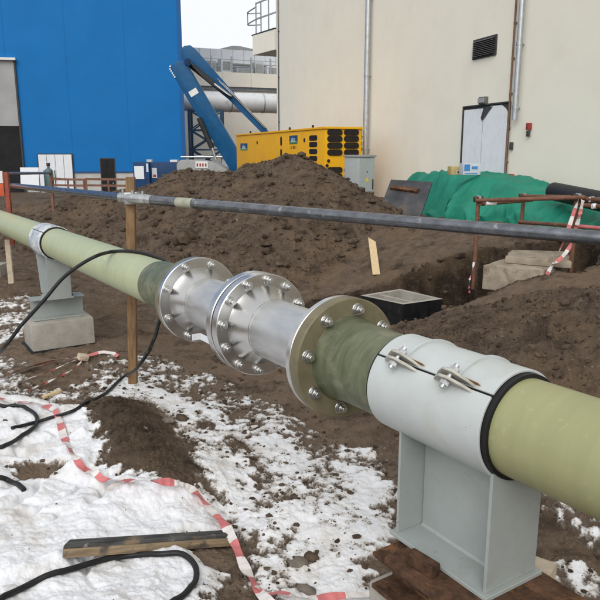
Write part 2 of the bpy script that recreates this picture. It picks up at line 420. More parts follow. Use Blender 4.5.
# ------------------------------------------------------------------ mesh builder
class MB:
    def __init__(s): s.v = []; s.f = []; s.m = []
    def add(s, vs, fs, mi=0):
        o = len(s.v); s.v += [tuple(v) for v in vs]; s.f += [tuple(i + o for i in f) for f in fs]; s.m += [mi] * len(fs)
        return s
    def box(s, lo, hi, M=None, mi=0):
        x0, y0, z0 = lo; x1, y1, z1 = hi
        v = [Vector(p) for p in ((x0, y0, z0), (x1, y0, z0), (x1, y1, z0), (x0, y1, z0), (x0, y0, z1), (x1, y0, z1), (x1, y1, z1), (x0, y1, z1))]
        if M: v = [M @ p for p in v]
        return s.add(v, [(3, 2, 1, 0), (4, 5, 6, 7), (0, 1, 5, 4), (1, 2, 6, 5), (2, 3, 7, 6), (3, 0, 4, 7)], mi)
    def cbox(s, c, size, M=None, mi=0):
        return s.box([c[i] - size[i] / 2 for i in range(3)], [c[i] + size[i] / 2 for i in range(3)], M, mi)
    def prism(s, poly, f, lo, hi, mi=0):
        """poly of 2-D points; f(a, b, t) -> point, extruded from lo to hi"""
        n = len(poly)
        v = [f(a, b, lo) for a, b in poly] + [f(a, b, hi) for a, b in poly]
        fs = [tuple(range(n - 1, -1, -1)), tuple(range(n, 2 * n))] + [(i, (i + 1) % n, n + (i + 1) % n, n + i) for i in range(n)]
        return s.add(v, fs, mi)
    def bar(s, p0, p1, w, h, up=(0, 0, 1)):
        p0 = Vector(p0); p1 = Vector(p1); d = (p1 - p0).normalized()
        a = d.cross(Vector(up))
        if a.length < 1e-4: a = d.cross(Vector((1, 0, 0)))
        a.normalize(); b = a.cross(d)
        v = [p + a * (sx * w / 2) + b * (sy * h / 2) for p in (p0, p1) for sx, sy in ((-1, -1), (1, -1), (1, 1), (-1, 1))]
        return s.add(v, [(3, 2, 1, 0), (4, 5, 6, 7), (0, 1, 5, 4), (1, 2, 6, 5), (2, 3, 7, 6), (3, 0, 4, 7)])
    def cyl(s, p0, p1, r, n=16, r2=None):
        p0 = Vector(p0); p1 = Vector(p1); d = (p1 - p0).normalized(); r2 = r if r2 is None else r2
        a = d.cross(Vector((0, 0, 1)))
        if a.length < 1e-3: a = d.cross(Vector((0, 1, 0)))
        a.normalize(); b = d.cross(a)
        v = []
        for p, q in ((p0, r), (p1, r2)):
            v += [p + (a * math.cos(2 * math.pi * i / n) + b * math.sin(2 * math.pi * i / n)) * q for i in range(n)]
        return s.add(v, [tuple(range(n - 1, -1, -1)), tuple(range(n, 2 * n))] + [(i, (i + 1) % n, n + (i + 1) % n, n + i) for i in range(n)])
    def tube(s, pts, r, n=10):
        P = [Vector(p) for p in pts]; rings = []; a = None
        for i, p in enumerate(P):
            d = (P[min(i + 1, len(P) - 1)] - P[max(i - 1, 0)]).normalized()
            if a is None:
                a = d.cross(Vector((0, 0, 1)))
                if a.length < 1e-3: a = d.cross(Vector((0, 1, 0)))
            a = (a - d * a.dot(d)).normalized(); b = d.cross(a)
            rr = r(i / (len(P) - 1)) if callable(r) else r
            rings.append([p + (a * math.cos(2 * math.pi * k / n) + b * math.sin(2 * math.pi * k / n)) * rr for k in range(n)])
        v = [q for g in rings for q in g]; m = len(P)
        fs = [(i * n + k, i * n + (k + 1) % n, (i + 1) * n + (k + 1) % n, (i + 1) * n + k) for i in range(m - 1) for k in range(n)]
        fs += [tuple(range(n - 1, -1, -1)), tuple((m - 1) * n + k for k in range(n))]
        return s.add(v, fs)
    def lathe(s, prof, n=96, a0=0, a1=2 * math.pi, closed=True):
        """closed profile [(x, r)] turned about local x; angle 0 = +y, 90 deg = +z"""
        full = abs(a1 - a0 - 2 * math.pi) < 1e-6
        k = n if full else n + 1; m = len(prof); v = []
        for i in range(k):
            a = a0 + (a1 - a0) * i / n
            v += [(x, r * math.cos(a), r * math.sin(a)) for x, r in prof]
        fs = []
        mm = m if closed else m - 1
        for i in range(n):
            j = (i + 1) % k
            for q in range(mm):
                w = (q + 1) % m
                fs.append((i * m + q, j * m + q, j * m + w, i * m + w))
        if not full and closed:
            fs += [tuple(range(m)), tuple((k - 1) * m + q for q in range(m - 1, -1, -1))]
        return s.add(v, fs)
    def build(s, name, mats, parent=None, smooth=35, bevel=0, seg=2, loc=None):
        me = bpy.data.meshes.new(name)
        me.from_pydata([tuple(v) for v in s.v], [], s.f)
        mats = mats if isinstance(mats, (list, tuple)) else [mats]
        for k in mats: me.materials.append(MATS[k])
        if len(mats) > 1: me.polygons.foreach_set('material_index', s.m)
        bm = bmesh.new(); bm.from_mesh(me)
        bmesh.ops.recalc_face_normals(bm, faces=bm.faces)
        if bevel:
            es = [e for e in bm.edges if len(e.link_faces) == 2 and e.calc_face_angle(0) > .5]
            bmesh.ops.bevel(bm, geom=es, offset=bevel, segments=seg, affect='EDGES', profile=.6, clamp_overlap=True)
        bm.to_mesh(me); bm.free()
        if smooth:
            me.polygons.foreach_set('use_smooth', [True] * len(me.polygons))
            me.set_sharp_from_angle(angle=R(smooth))
        o = bpy.data.objects.new(name, me); col.objects.link(o)
        if parent: o.parent = parent
        if loc is not None: o.location = loc
        return o
def tag(o, label=None, cat=None, group=None, kind=None):
    for k, v in (('label', label), ('category', cat), ('group', group), ('kind', kind)):
        if v: o[k] = v
    return o
def empty(name, loc, rz=0, mat=None):
    o = bpy.data.objects.new(name, None); col.objects.link(o); o.empty_display_size = .2
    if mat is not None: o.matrix_world = mat
    else:
        o.location = loc; o.rotation_euler = (0, 0, rz)
    return o
def copy_part(src, parent, loc=None, rot=None):
    c = src.copy(); col.objects.link(c); c.parent = parent
    if loc is not None: c.location = loc
    if rot is not None: c.rotation_euler = rot
    return c
def copy_tree(o, parent=None):
    c = o.copy(); col.objects.link(c); c.parent = parent
    for ch in [q for q in bpy.data.objects if q.parent == o]: copy_tree(ch, c)
    return c
def text_part(name, body, size, mat, parent, M, depth=.002, sx=1):
    cu = bpy.data.curves.new(name, 'FONT'); cu.body = body; cu.size = size; cu.extrude = depth
    cu.align_x = 'CENTER'; cu.align_y = 'CENTER'; cu.resolution_u = 3
    t = bpy.data.objects.new(name + '_src', cu); col.objects.link(t)
    bpy.context.view_layer.update()
    me = bpy.data.meshes.new_from_object(t.evaluated_get(bpy.context.evaluated_depsgraph_get()))
    bpy.data.objects.remove(t); bpy.data.curves.remove(cu)
    me.materials.clear(); me.materials.append(MATS[mat])
    me.transform(M @ Matrix.Diagonal((sx, 1, 1, 1)))
    o = bpy.data.objects.new(name, me); col.objects.link(o); o.parent = parent
    return o
def smooth_path(pts, per=10):
    P = [Vector(p) for p in pts]; out = []
    Q = [P[0] * 2 - P[1]] + P + [P[-1] * 2 - P[-2]]
    for i in range(1, len(Q) - 2):
        a, b, c, d = Q[i - 1], Q[i], Q[i + 1], Q[i + 2]
        for k in range(per):
            t = k / per
            out.append(.5 * ((2 * b) + (c - a) * t + (2 * a - 5 * b + 4 * c - d) * t * t + (3 * b - a - 3 * c + d) * t ** 3))
    out.append(P[-1])
    return out

# ------------------------------------------------------------------ ground sheet
def build_ground():
    az = np.concatenate([np.radians(np.arange(-180, -34, 3.)), np.radians(np.linspace(-34, 34, 880)), np.radians(np.arange(37, 180, 3.))])
    r0, r1, a, b = 1.7, 17.0, 640.0, 245.0
    rr = np.exp(np.linspace(math.log(r0), math.log(r1), 6000))
    dens = a * (1 / r0 - 1 / rr) + b * np.log(rr / r0)
    rows = np.interp(np.arange(0, dens[-1], 1.0), dens, rr)
    rows = np.concatenate([[.3, .7, 1.1, 1.4], rows, np.exp(np.linspace(math.log(17.2), math.log(46), 90)), [50, 60, 80, 120, 200, 350, 600]])
    A, Rr = np.meshgrid(az, rows)
    X = (np.sin(A) * Rr).ravel(); Y = (np.cos(A) * Rr).ravel()
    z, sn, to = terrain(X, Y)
    n, m = len(rows), len(az)
    V = np.stack([X, Y, z], 1).astype(np.float32)
    c = np.array([[0, 0, ground_z(0, 0)]], np.float32)
    V = np.concatenate([V, c])
    i = np.arange(n - 1)[:, None]; j = np.arange(m)[None, :]; j2 = (j + 1) % m
    quads = np.stack([i * m + j, i * m + j2, (i + 1) * m + j2, (i + 1) * m + j], -1).reshape(-1, 4)[:, ::-1]
    tris = np.stack([np.full(m, n * m), np.arange(m), (np.arange(m) + 1) % m], -1)[:, ::-1]
    loops = np.concatenate([quads.ravel(), tris.ravel()]).astype(np.int32)
    starts = np.concatenate([np.arange(len(quads)) * 4, len(quads) * 4 + np.arange(len(tris)) * 3]).astype(np.int32)
    me = bpy.data.meshes.new('ground')
    me.vertices.add(len(V)); me.vertices.foreach_set('co', V.ravel())
    me.loops.add(len(loops)); me.loops.foreach_set('vertex_index', loops)
    me.polygons.add(len(starts)); me.polygons.foreach_set('loop_start', starts)
    me.update(calc_edges=True); me.validate()
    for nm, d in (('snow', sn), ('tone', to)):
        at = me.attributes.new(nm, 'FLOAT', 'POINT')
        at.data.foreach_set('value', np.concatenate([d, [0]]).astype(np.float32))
    me.polygons.foreach_set('use_smooth', [True] * len(me.polygons))
    me.materials.append(MATS['soil_and_snow'])
    o = bpy.data.objects.new('ground', me); col.objects.link(o)
    return tag(o, kind='structure')
build_ground()

# ------------------------------------------------------------------ blue hall
BH = Plane(spot(186.5, 189, 46), R(12))
bh = empty('blue_hall', (BH.o.x, BH.o.y, -.5), R(12))
tag(bh, 'tall flat-sided blue industrial hall at the left back', 'building')
G0 = .5     # local height of world zero
def bz(v, u=120): return BH.uv(u, v)[1] + G0
zpl = bz(171.5)
MB().box((-45, 0, zpl), (0, 14, 26)).build('wall', 'blue_cladding', bh)
MB().box((-45, .05, -.6), (-.05, 13.9, zpl - .003)).build('plinth', 'plinth_pale', bh)
MB().box((-.22, -.03, zpl), (.05, .25, 26)).build('corner_trim', 'blue_trim', bh)
MB().box((-45, -.04, zpl - .06), (-.22, -.002, zpl + .04)).build('drip_trim', 'blue_trim', bh)
for i in range(1, 12):       # cladding joints
    MB().box((-i * 3.6 - .01, -.012, zpl + .05), (-i * 3.6 + .01, -.001, 26)).build('cladding_joint', 'blue_cladding', bh)
# tall gate opening at the far left
gx1 = BH.uv(20.5, 120)[0]; gt = bz(60.5, 10); gm = bz(126, 10)
g = MB().box((gx1 - 5.2, -.10, gm), (gx1 - .1, -.03, gt)).build('gate_panel', 'gate_grey', bh)
MB().box((gx1 - 5.2, -.06, -.5), (gx1 - .1, -.02, gm - .004)).build('gate_opening', 'opening_black', bh)  # black sheet on the wall, interior darkness put into its colour
MB().box((gx1 - 5.3, -.35, gt), (gx1 + .05, -.02, gt + .14)).build('gate_canopy', 'white_paint', g)
MB().box((gx1 - .1, -.14, -.5), (gx1, -.02, gt)).build('gate_jamb', 'dark_frame', g)
# white double gate
xa, xb, zt = BH.uv(39, 165)[0], BH.uv(72.5, 165)[0], bz(154.5, 55)
d = MB().box((xa - .06, -.10, -.4), (xb + .06, -.02, zt + .06)).build('gate_frame', 'dark_frame', bh)
w = (xb - xa) / 4
for i in range(4):
    MB().box((xa + i * w + .012, -.16, -.35), (xa + (i + 1) * w - .012, -.101, zt)).build('gate_leaf', 'door_white', d)
xa, xb, zt = BH.uv(101, 165)[0], BH.uv(114, 165)[0], bz(159, 107)
d = MB().box((xa - .06, -.05, -.4), (xb + .06, -.02, zt + .06)).build('door_frame', 'dark_frame', bh)
MB().box((xa, -.08, -.38), (xb, -.051, zt)).build('door_leaf', 'door_dark', d)
MB().box((xb - .14, -.13, .55), (xb - .08, -.081, .62)).build('door_handle', 'galvanised', d)

# ------------------------------------------------------------------ cream building on the right
WQ = 8.9
CW = Plane((WQ * .949, WQ * .316, 0), R(90 + 18.42))
cb = empty('cream_building', (CW.o.x, CW.o.y, 0), R(90 + 18.42))
tag(cb, 'large cream rendered building along the right side', 'building')
xc = CW.uv(276.5, 60)[0]
wb = MB().box((-14, -16, -.3), (xc, 0, 24)).build('wall', 'render_cream', cb)
def cu(u, v): return CW.uv(u, v)
# door with white sheeting
x0, x1 = cu(508, 140)[0], cu(463.5, 140)[0]; zt = cu(485, 105.5)[1]; zb = .55
dr = MB().box((x0 - .03, .0, zb), (x0, .05, zt + .03)).box((x1, .0, zb), (x1 + .03, .05, zt + .03)).box((x0, .0, zt), (x1, .05, zt + .03)).build('door_frame', 'dark_frame', cb)
MB().box((x0, .002, zb), (x1, .012, zt)).build('door_recess', 'dark_frame', dr)
def leaf(xa, xb, cut):
    n = 7; b = MB(); w = (xb - xa) / n
    for i in range(n):
        xl, xr = xa + i * w, xa + (i + 1) * w
        zl = zt - .03 - cut(xl); zr = zt - .03 - cut(xr)
        b.prism([(xl + .004, zb), (xr - .004, zb), (xr - .004, zr), (xl + .004, zl)], lambda a, c, t: (a, t, c), .012, .030 if i % 2 else .026)
    return b.build('door_leaf', 'door_white', dr)
xm = x0 + (x1 - x0) * .54
leaf(x0 + .01, xm, lambda x: max(0, .20 - abs(x - x0) * .9) + max(0, (x - (xm - .22)) * .9))
leaf(xm + .02, x1 - .01, lambda x: .03)
b = MB(); b.add([(xm - .02, .034, zt - .03), (xm - .36, .034, zt - .04), (xm + .0, .06, zt - .33), (xm + .06, .05, zt - .26)], [(0, 1, 2, 3)]); b.build('torn_sheet', 'dark_frame', dr)
# louvre vent
vx0, vx1 = cu(497, 47)[0], cu(474, 47)[0]; v0, v1 = cu(485, 57.5)[1], cu(485, 37.5)[1]
vf = MB().box((vx0, 0, v0), (vx1, .03, v1)).build('vent_frame', 'dark_frame', cb)
n = 9
for i in range(n):
    zz = v0 + .04 + (v1 - v0 - .08) * (i + .5) / n; hh = (v1 - v0 - .08) / n
    MB().prism([(.031, zz + hh * .35), (.031, zz + hh * .45), (.09, zz - hh * .25), (.09, zz - hh * .38)], lambda a, c, t: (t, a, c), vx0 + .05, vx1 - .05).build('slat', 'louvre', vf)
lx, lz = cu(485, 100.5)
l = MB().box((lx - .13, 0, lz - .08), (lx + .13, .09, lz + .08)).build('door_lamp', 'louvre', cb, bevel=.015)
MB().box((lx - .11, .091, lz - .05), (lx + .11, .12, lz + .05)).build('lens', 'gate_grey', l)
def wpipe(name, u, v, r, z0, z1, mat, off=.12, brackets=(), n=14):
    x = cu(u, v)[0]
    p = MB().cyl((x, off, z0), (x, off, z1), r, n).build(name, mat, cb)
    for z in brackets:
        MB().cyl((x, off, z - .03), (x, off, z + .03), r * 1.18, n).box((x - .02, 0, z - .02), (x + .02, off, z + .02)).build('bracket', mat, p)
    return p
wpipe('downpipe', 371, 80, .085, .7, 24, 'galvanised', .14, (2.2, 4.4, 6.6, 8.8, 11))
zb2 = cu(519.5, 120)[1]
wpipe('downpipe', 523, 60, .055, zb2, 24, 'galvanised', .11, (zb2 + .25, zb2 + 1.5, zb2 + 2.8, zb2 + 4))
wpipe('conduit', 513.2, 80, .022, cu(510, 176)[1], 24, 'brown_pipe', .05, [1.9 + .7 * i for i in range(14)], 8)
wpipe('lightning_wire', 279.5, 60, .022, .6, 24, 'dark_frame', .05, [1.5 + 1.9 * i for i in range(10)], 6)
def abox(name, u, v, w, h, d, mat):
    x, z = cu(u, v)
    return MB().box((x - w / 2, 0, z - h / 2), (x + w / 2, d, z + h / 2)).build(name, mat, cb, bevel=.012), x, z
o, x, z = abox('alarm_box', 530.5, 126.5, .10, .14, .08, 'red_box'); MB().box((x - .03, .02, z - .20), (x + .03, .07, z - .081)).build('sounder', 'dark_frame', o)
o, x, z = abox('switch_box', 512.5, 146, .07, .16, .06, 'dark_frame')
o, x, z = abox('hydrant_box', 512.5, 178.5, .13, .19, .10, 'red_box'); MB().box((x - .04, .101, z - .05), (x + .04, .106, z + .05)).build('plate', 'white_paint', o)
p1 = cu(514, 183); p2 = cu(521, 185.5); p3 = cu(526, 181); p4 = cu(526.5, 178)
MB().tube(smooth_path([(p1[0], .07, p1[1]), (p1[0] - .05, .10, p1[1] - .07), (p2[0], .10, p2[1] - .01), (p3[0], .10, p3[1]), (p4[0] + .01, .02, p4[1])], 6), .028, 8).build('drain_elbow', 'membrane', cb)
# projecting balcony beyond the corner
pb = spot(274.5, 40, 31.6)
bal = empty('balcony_block', (0, 0, 0)); bal.parent = cb
bpy.data.objects.remove(bal)
Mi = Matrix.Rotation(-R(90 + 18.42), 4, 'Z') @ Matrix.Translation((-CW.o.x, -CW.o.y, 0))
A = spot(274.6, 29, 31.5); B = spot(252.5, 35.5, 33.3); zt, zb = A.z, spot(274.6, 49.5, 31.5).z
a, b_, c, d_ = [Mi @ Vector((p.x, p.y, 0)) for p in (A, B, B + Vector((6, 3, 0)), A + Vector((6, 3, 0)))]
bl = MB().prism([(a.x, a.y), (b_.x, b_.y), (c.x, c.y), (d_.x, d_.y)], lambda x, y, t: (x, y, t), zb, zt).build('balcony', 'render_cream', cb)
MB().prism([(a.x, a.y + .02), (b_.x + .1, b_.y + .02), (c.x, c.y), (d_.x, d_.y)], lambda x, y, t: (x, y, t), zt + .002, zt + .06).build('coping', 'dark_frame', bl)
A3, B3 = Vector((a.x, a.y, 0)), Vector((b_.x, b_.y, 0))
for fz in (.0, .38, .75, 1.0):
    p = A3.lerp(B3, fz * .92 + .02)
    MB().bar((p.x, p.y - .12, zt + .06), (p.x, p.y - .12, zt + 1.42), .05, .05).build('railing_post', 'plant_steel', bl)
for hz in (.72, 1.40):
    MB().bar((A3.x, A3.y - .12, zt + hz), (A3.lerp(B3, .95).x, A3.lerp(B3, .95).y - .12, zt + hz), .05, .06).build('rail', 'plant_steel', bl)
q = A3.lerp(B3, .94); q2 = q + Vector((1.5, 0, 0))
for hz in (.72, 1.25): MB().tube(smooth_path([(q.x, q.y - .12, zt + hz), (q2.x, q2.y - .1, zt + hz), (q2.x - .2, q2.y - .7, zt + hz)], 5), .03, 6).build('ladder_hoop', 'plant_steel', bl)
MB().bar((q2.x, q2.y - .1, zt + .7), (q2.x, q2.y - .1, zt + 1.27), .04, .04).build('ladder_hoop', 'plant_steel', bl)

# ------------------------------------------------------------------ plant building in the gap
PBp = Plane(spot(186, 120, 56), R(22))
pbd = empty('plant_building', (PBp.o.x, PBp.o.y, -.5), R(22))
tag(pbd, 'low cream plant building with rooftop machinery in the gap between the halls', 'building')
def pz(u, v): return PBp.uv(u, v)[1] + .5
zpar_b, zpar_t = pz(186, 85.5), pz(186, 71)
MB().box((-3, 0, -.3), (16, 8, zpar_b - .25)).build('wall', 'render_back', pbd)
MB().box((-3, -.5, zpar_b), (16, 8, zpar_t)).build('parapet', 'render_back', pbd)
MB().box((-3, -.2, zpar_b - .25), (16, 8, zpar_b - .003)).build('shadow_gap', 'plant_steel', pbd)
for i in range(5): MB().box((.6 + i * 2.4, -.515, zpar_b + .01), (.63 + i * 2.4, -.501, zpar_t)).build('panel_joint', 'plinth_pale', pbd)
zr0, zr1 = pz(186, 53), pz(186, 38)
MB().box((-3, 5.5, zpar_t), (16, 9, zr0 - .003)).build('plant_room', 'plant_steel', pbd)
rs = MB().box((-3, 4.6, zr0), (16, 10, zr1)).build('roof_cladding', 'roof_sheet', pbd)
for i in range(18): MB().box((-2.6 + i, 4.57, zr0 + .02), (-2.56 + i, 4.599, zr1)).build('cladding_rib', 'plinth_pale', rs)
for i in range(9):
    MB().bar((-1 + i * 1.7, .6, zpar_t), (-1 + i * 1.7, .6, zr0), .12, .12).build('roof_column', 'galvanised', pbd)
for i, (x, w, h, m) in enumerate([(.4, 1.2, .7, 'galvanised'), (2.0, .9, 1.0, 'plant_steel'), (3.3, .9, 1.25, 'roof_sheet'), (4.6, 1.5, .55, 'plant_steel'), (6.2, .8, 1.1, 'galvanised'), (7.3, 1.0, .8, 'roof_sheet'), (8.6, .8, 1.2, 'plant_steel')]):
    u_ = MB().box((x, .9, zpar_t + .002), (x + w, 2.0, zpar_t + h)).build('rooftop_unit', m, pbd, bevel=.03)
    MB().box((x + w * .15, .86, zpar_t + h * .25), (x + w * .85, .899, zpar_t + h * .8)).build('grille', 'hood_grey', u_)
for hz in (.5, 1.0): MB().bar((-2, -.3, zpar_t + hz), (15, -.3, zpar_t + hz), .05, .05).build('guard_rail', 'plant_steel', pbd)
# dark pitched roof peeking behind
Q = spot(235, 49, 75)
hb = empty('far_roof_house', (Q.x, Q.y, 0), R(10)); tag(hb, 'far building with shallow dark roof showing above the plant roof', 'building')
MB().box((-1.7, 0, -.5), (1.7, 6, Q.z - .15)).build('wall', 'roof_sheet', hb)
MB().prism([(-2.0, Q.z - .15), (2.0, Q.z - .15), (1.9, Q.z + .0), (.4, Q.z + .28), (-.3, Q.z + .28)], lambda a, c, t: (a, t, c), -.3, 6.4).build('roof', 'hood_grey', hb)
# big pipe duct on a pipe rack
P0 = spot(150, 99.5, 50); P1 = spot(330, 105.5, 55)
du = empty('pipe_duct', P0); tag(du, 'thick pale insulated duct crossing in front of plant building', 'duct')
L = (P1 - P0); MB().cyl((0, 0, 0), L, .72, 28).build('duct_body', 'duct', du)
for k in (.25, .42, .6, .75):
    c = L * k; e = L.normalized() * .04
    MB().cyl(c - e, c + e, .745, 28).build('duct_band', 'galvanised', du)
S = spot(207, 150, 50.3)
tr = empty('pipe_rack', (S.x, S.y, -.5)); tag(tr, 'dark blue steel lattice rack carrying the pale duct', 'pipe rack')
zt = P0.z - .7 + .45; w2 = 1.15
for sx in (-1, 1):
    for sy in (-.6, .6): MB().bar((sx * w2, sy, 0), (sx * w2, sy, zt), .16, .16).build('post', 'truss_blue', tr)
for sy in (-.6, .6):
    for k in range(4):
        z0, z1 = zt * k / 4, zt * (k + 1) / 4
        MB().bar((-w2, sy, z0), (w2, sy, z1), .09, .09).build('brace', 'truss_blue', tr)
        MB().bar((w2, sy, z0), (-w2, sy, z1), .09, .09).build('brace', 'truss_blue', tr)
        MB().bar((-w2, sy, z1), (w2, sy, z1), .12, .12).build('beam', 'truss_blue', tr)
S = spot(211, 156, 43)
eq = empty('pump_skid', (S.x, S.y, -.5)); tag(eq, 'jumble of grey plant equipment on a skid below the lattice rack', 'equipment')
MB().box((-1.9, -.5, 0), (1.9, .5, .25)).build('skid_base', 'plant_steel', eq)
for x, w, h in ((-1.6, .5, 1.9), (-.9, .5, 2.4), (-.2, .7, 2.0), (.7, .4, 2.5), (1.3, .5, 2.1)):
    MB().box((x, -.4, .252), (x + w, .3, h)).build('casing', 'plant_steel', eq, bevel=.04)
MB().tube([(-1.8, -.5, 2.3), (1.9, -.5, 2.3)], .06, 8).build('header_pipe', 'galvanised', eq)
MB().tube([(-1.8, -.55, 1.6), (1.9, -.55, 1.6)], .06, 8).build('header_pipe', 'galvanised', eq)

# ------------------------------------------------------------------ articulated boom lift
BY = 32.0
base = spot(238, 172, BY)
bm_ = empty('boom_lift', (base.x, base.y, 0)); tag(bm_, 'blue articulated boom lift folded with its elbow high beside the blue hall', 'boom lift')
def L3(u, v, dy=0):
    p = spot(u, v, BY + dy); return Vector((p.x - base.x, p.y - base.y, p.z))
elbow = L3(186, 61)
a0, a1 = L3(240, 170), L3(178.5, 66)
ax = (a1 - a0); n_ = Vector((-ax.z, 0, ax.x)).normalized()      # in-plane normal pointing left/up
hw = .40
poly = [(-.1, -hw), (ax.length * .90, -hw * .95), (ax.length * 1.0, -hw * .75), (ax.length * 1.035, -.05), (ax.length * 1.02, hw * .8), (ax.length * .93, hw), (-.1, hw * .92)]
e = ax.normalized()
def inpl(o, e, n): return lambda a, b, t: o + e * a + n * b + Vector((0, t, 0))
la = MB().prism(poly, inpl(a0, e, n_), -.28, .28).build('lower_arm', 'boom_blue', bm_, bevel=.03)
for k in range(6):
    p = a1 + e * (.12 - .14 * k * .7) + n_ * (hw * (.75 if k == 0 else .93)); MB().cyl(p + Vector((0, -.32, 0)), p + Vector((0, -.28, 0)), .04, 8).build('bolt', 'galvanised', la)
pl = L3(194.5, 93); M = Matrix.Translation(pl + Vector((0, -.29, 0))) @ Matrix.Rotation(math.atan2(-e.x, e.z) * -1, 4, 'Y')
MB().box((-.20, -.005, -.13), (.20, .0, .13), M).build('nameplate', 'white_paint', la)
u0, u1 = L3(186, 52, .7), L3(266, 134, .7)
e2 = (u1 - u0).normalized(); n2 = Vector((-e2.z, 0, e2.x)); Lu = (u1 - u0).length
ua = MB().prism([(-.16, -.14), (-.20, .14), (-.02, .36), (.25, .40), (Lu * .55, .27), (Lu * .55, -.12), (.5, -.40), (.1, -.36)], inpl(u0, e2, n2 * -1 if n2.z < 0 else n2), -.24, .24).build('upper_arm', 'boom_blue', bm_, bevel=.02)
nn = n2 if n2.z > 0 else -n2
MB().prism([(Lu * .55, -.12), (Lu * .55, .20), (Lu, .17), (Lu, -.10)], inpl(u0, e2, nn), -.18, .18).build('telescope', 'boom_blue', bm_)
for k, (a_, b_2, off, r_) in enumerate(((.42, .98, .225, .022), (.36, .96, .17, .03))):
    MB().tube([u0 + e2 * (Lu * a_) + nn * off + Vector((0, -.26, 0)), u0 + e2 * (Lu * b_2) + nn * off * .9 + Vector((0, -.26, 0))], r_, 8).build('hose_rail', 'chrome', ua)
MB().cyl(L3(188, 62, -.33), L3(188, 62, .95), .16, 20).build('knuckle_pin', 'boom_dark_blue', bm_)
h0, h1, h2 = L3(192, 66, .25), L3(214, 84, .25), L3(231, 97, .3)
hc = MB().cyl(h0, h1, .13, 14).build('cylinder_barrel', 'hydraulic', bm_); MB().cyl(h1, h2, .075, 12).build('piston_rod', 'chrome', hc)
h0, h1, h2 = L3(199, 118, -.45), L3(212, 148, -.45), L3(216, 160, -.45)
hc = MB().cyl(h0, h1, .12, 14).build('cylinder_barrel', 'hydraulic', bm_); MB().cyl(h1, h2, .07, 12).build('piston_rod', 'chrome', hc)
MB().tube(smooth_path([L3(190, 62, -.3), L3(204, 78, -.4), L3(222, 92, -.3), L3(232, 98, .2)], 6), .045, 8).build('hydraulic_hose', 'cable_black', bm_)
c0, c1 = L3(181, 174), L3(230, 174); zt = L3(200, 160).z
hd = MB().prism([(c0.x, c0.z - .6), (c1.x, c1.z - .6), (c1.x, zt - .42), (c1.x - .55, zt - .12), (c1.x - 1.2, zt), (c0.x + .2, zt + .02), (c0.x, zt - .15)], lambda a, b, t: (a, t, b), -1.1, .5).build('turret_cover', 'hood_grey', bm_, bevel=.06)
lb = L3(205, 164.5); MB().box((lb.x - .28, -1.12, lb.z - .14), (lb.x + .28, -1.101, lb.z + .16)).build('sign_plate', 'white_paint', hd)
for x in (lb.x - .19, lb.x - .06, lb.x + .06, lb.x + .19): MB().box((x - .035, -1.126, lb.z - .07), (x + .035, -1.121, lb.z + .07)).build('print', 'red_box', hd)
MB().box((-1.6, -1.0, .35), (1.6, 1.0, .95)).build('chassis', 'boom_dark_blue', bm_, bevel=.05)
for x in (-1.2, 1.2):
    for y in (-1.25, .95): MB().cyl((x, y, .45), (x, y + .3, .45), .45, 20).build('wheel', 'rubber', bm_, bevel=.04)
# blue power box
A = spot(133, 171, 33); B = spot(178, 171, 33); zt = spot(150, 162, 33).z
bx = empty('site_power_unit', (A.x, A.y, -.3)); tag(bx, 'dark blue equipment cabin with white panels behind the dirt bank', 'equipment')
wB = B.x - A.x; hB = zt + .3
MB().box((0, 0, 0), (wB, 1.3, hB)).build('cabin', 'boom_dark_blue', bx, bevel=.03)
def px(u): return spot(u, 171, 33).x - A.x
def pzz(v): return spot(150, v, 33).z + .3
MB().box((px(134.5), -.03, pzz(179)), (px(144), -.002, pzz(166))).build('white_panel', 'door_white', bx)
MB().box((px(146.5), -.03, pzz(172)), (px(150), -.002, pzz(163.5))).build('white_panel', 'roof_sheet', bx)
MB().box((px(149.5), -.22, pzz(184)), (px(150.1), -.001, pzz(162))).build('open_door', 'boom_blue', bx)
MB().box((px(152), -.03, pzz(178)), (px(157), -.002, pzz(168))).build('notice', 'box_white', bx)
MB().box((px(153), -.035, pzz(177)), (px(156), -.031, pzz(174.5))).build('notice_print', 'red_box', bx)
MB().box((px(146), .2, hB), (px(151), .5, hB + .12)).build('vent_cap', 'galvanised', bx)
MB().box((px(170), .1, hB), (px(177), .6, hB + .10)).build('roof_pack', 'white_paint', bx)

# ------------------------------------------------------------------ generator
GZ = 2.77
PA = level(325, 127, GZ); PB2 = level(236, 134.8, GZ)
dirg = (PB2 - PA); glen = dirg.length; gang = math.atan2(dirg.y, dirg.x)
gg = ground_z(PA.x, PA.y)
ge = empty('diesel_generator', (PA.x, PA.y, .7), gang)          # local x to the far left end, local +y faces the camera side
tag(ge, 'long yellow enclosed generator behind the dirt mound', 'generator')
GH = GZ - .7; GW = 1.15
MB().box((.02, -GW, .18), (glen - .02, 0, GH - .05)).build('canopy', 'gen_yellow', ge, bevel=.02)
MB().box((-.03, -GW - .03, GH - .05 + .002), (glen + .02, .03, GH + .012)).build('roof', 'gen_yellow', ge, bevel=.012)
MB().box((0.05, -GW + .02, 0), (glen - .05, -.02, .178)).build('skid', 'gen_dark', ge)
GP = Plane(PA, gang)
def gx(u, v): 
    x, z = GP.uv(u, v); return x, z - .7
def slot_poly(w, h, n=6):
    r = h / 2; pts = []
    for s_, a_ in ((1, -90), (-1, 90)):
        for i in range(n + 1):
            a = R(a_ + 180 * i / n); pts.append((s_ * (w / 2 - r) + r * math.cos(a), r * math.sin(a)))
    return pts
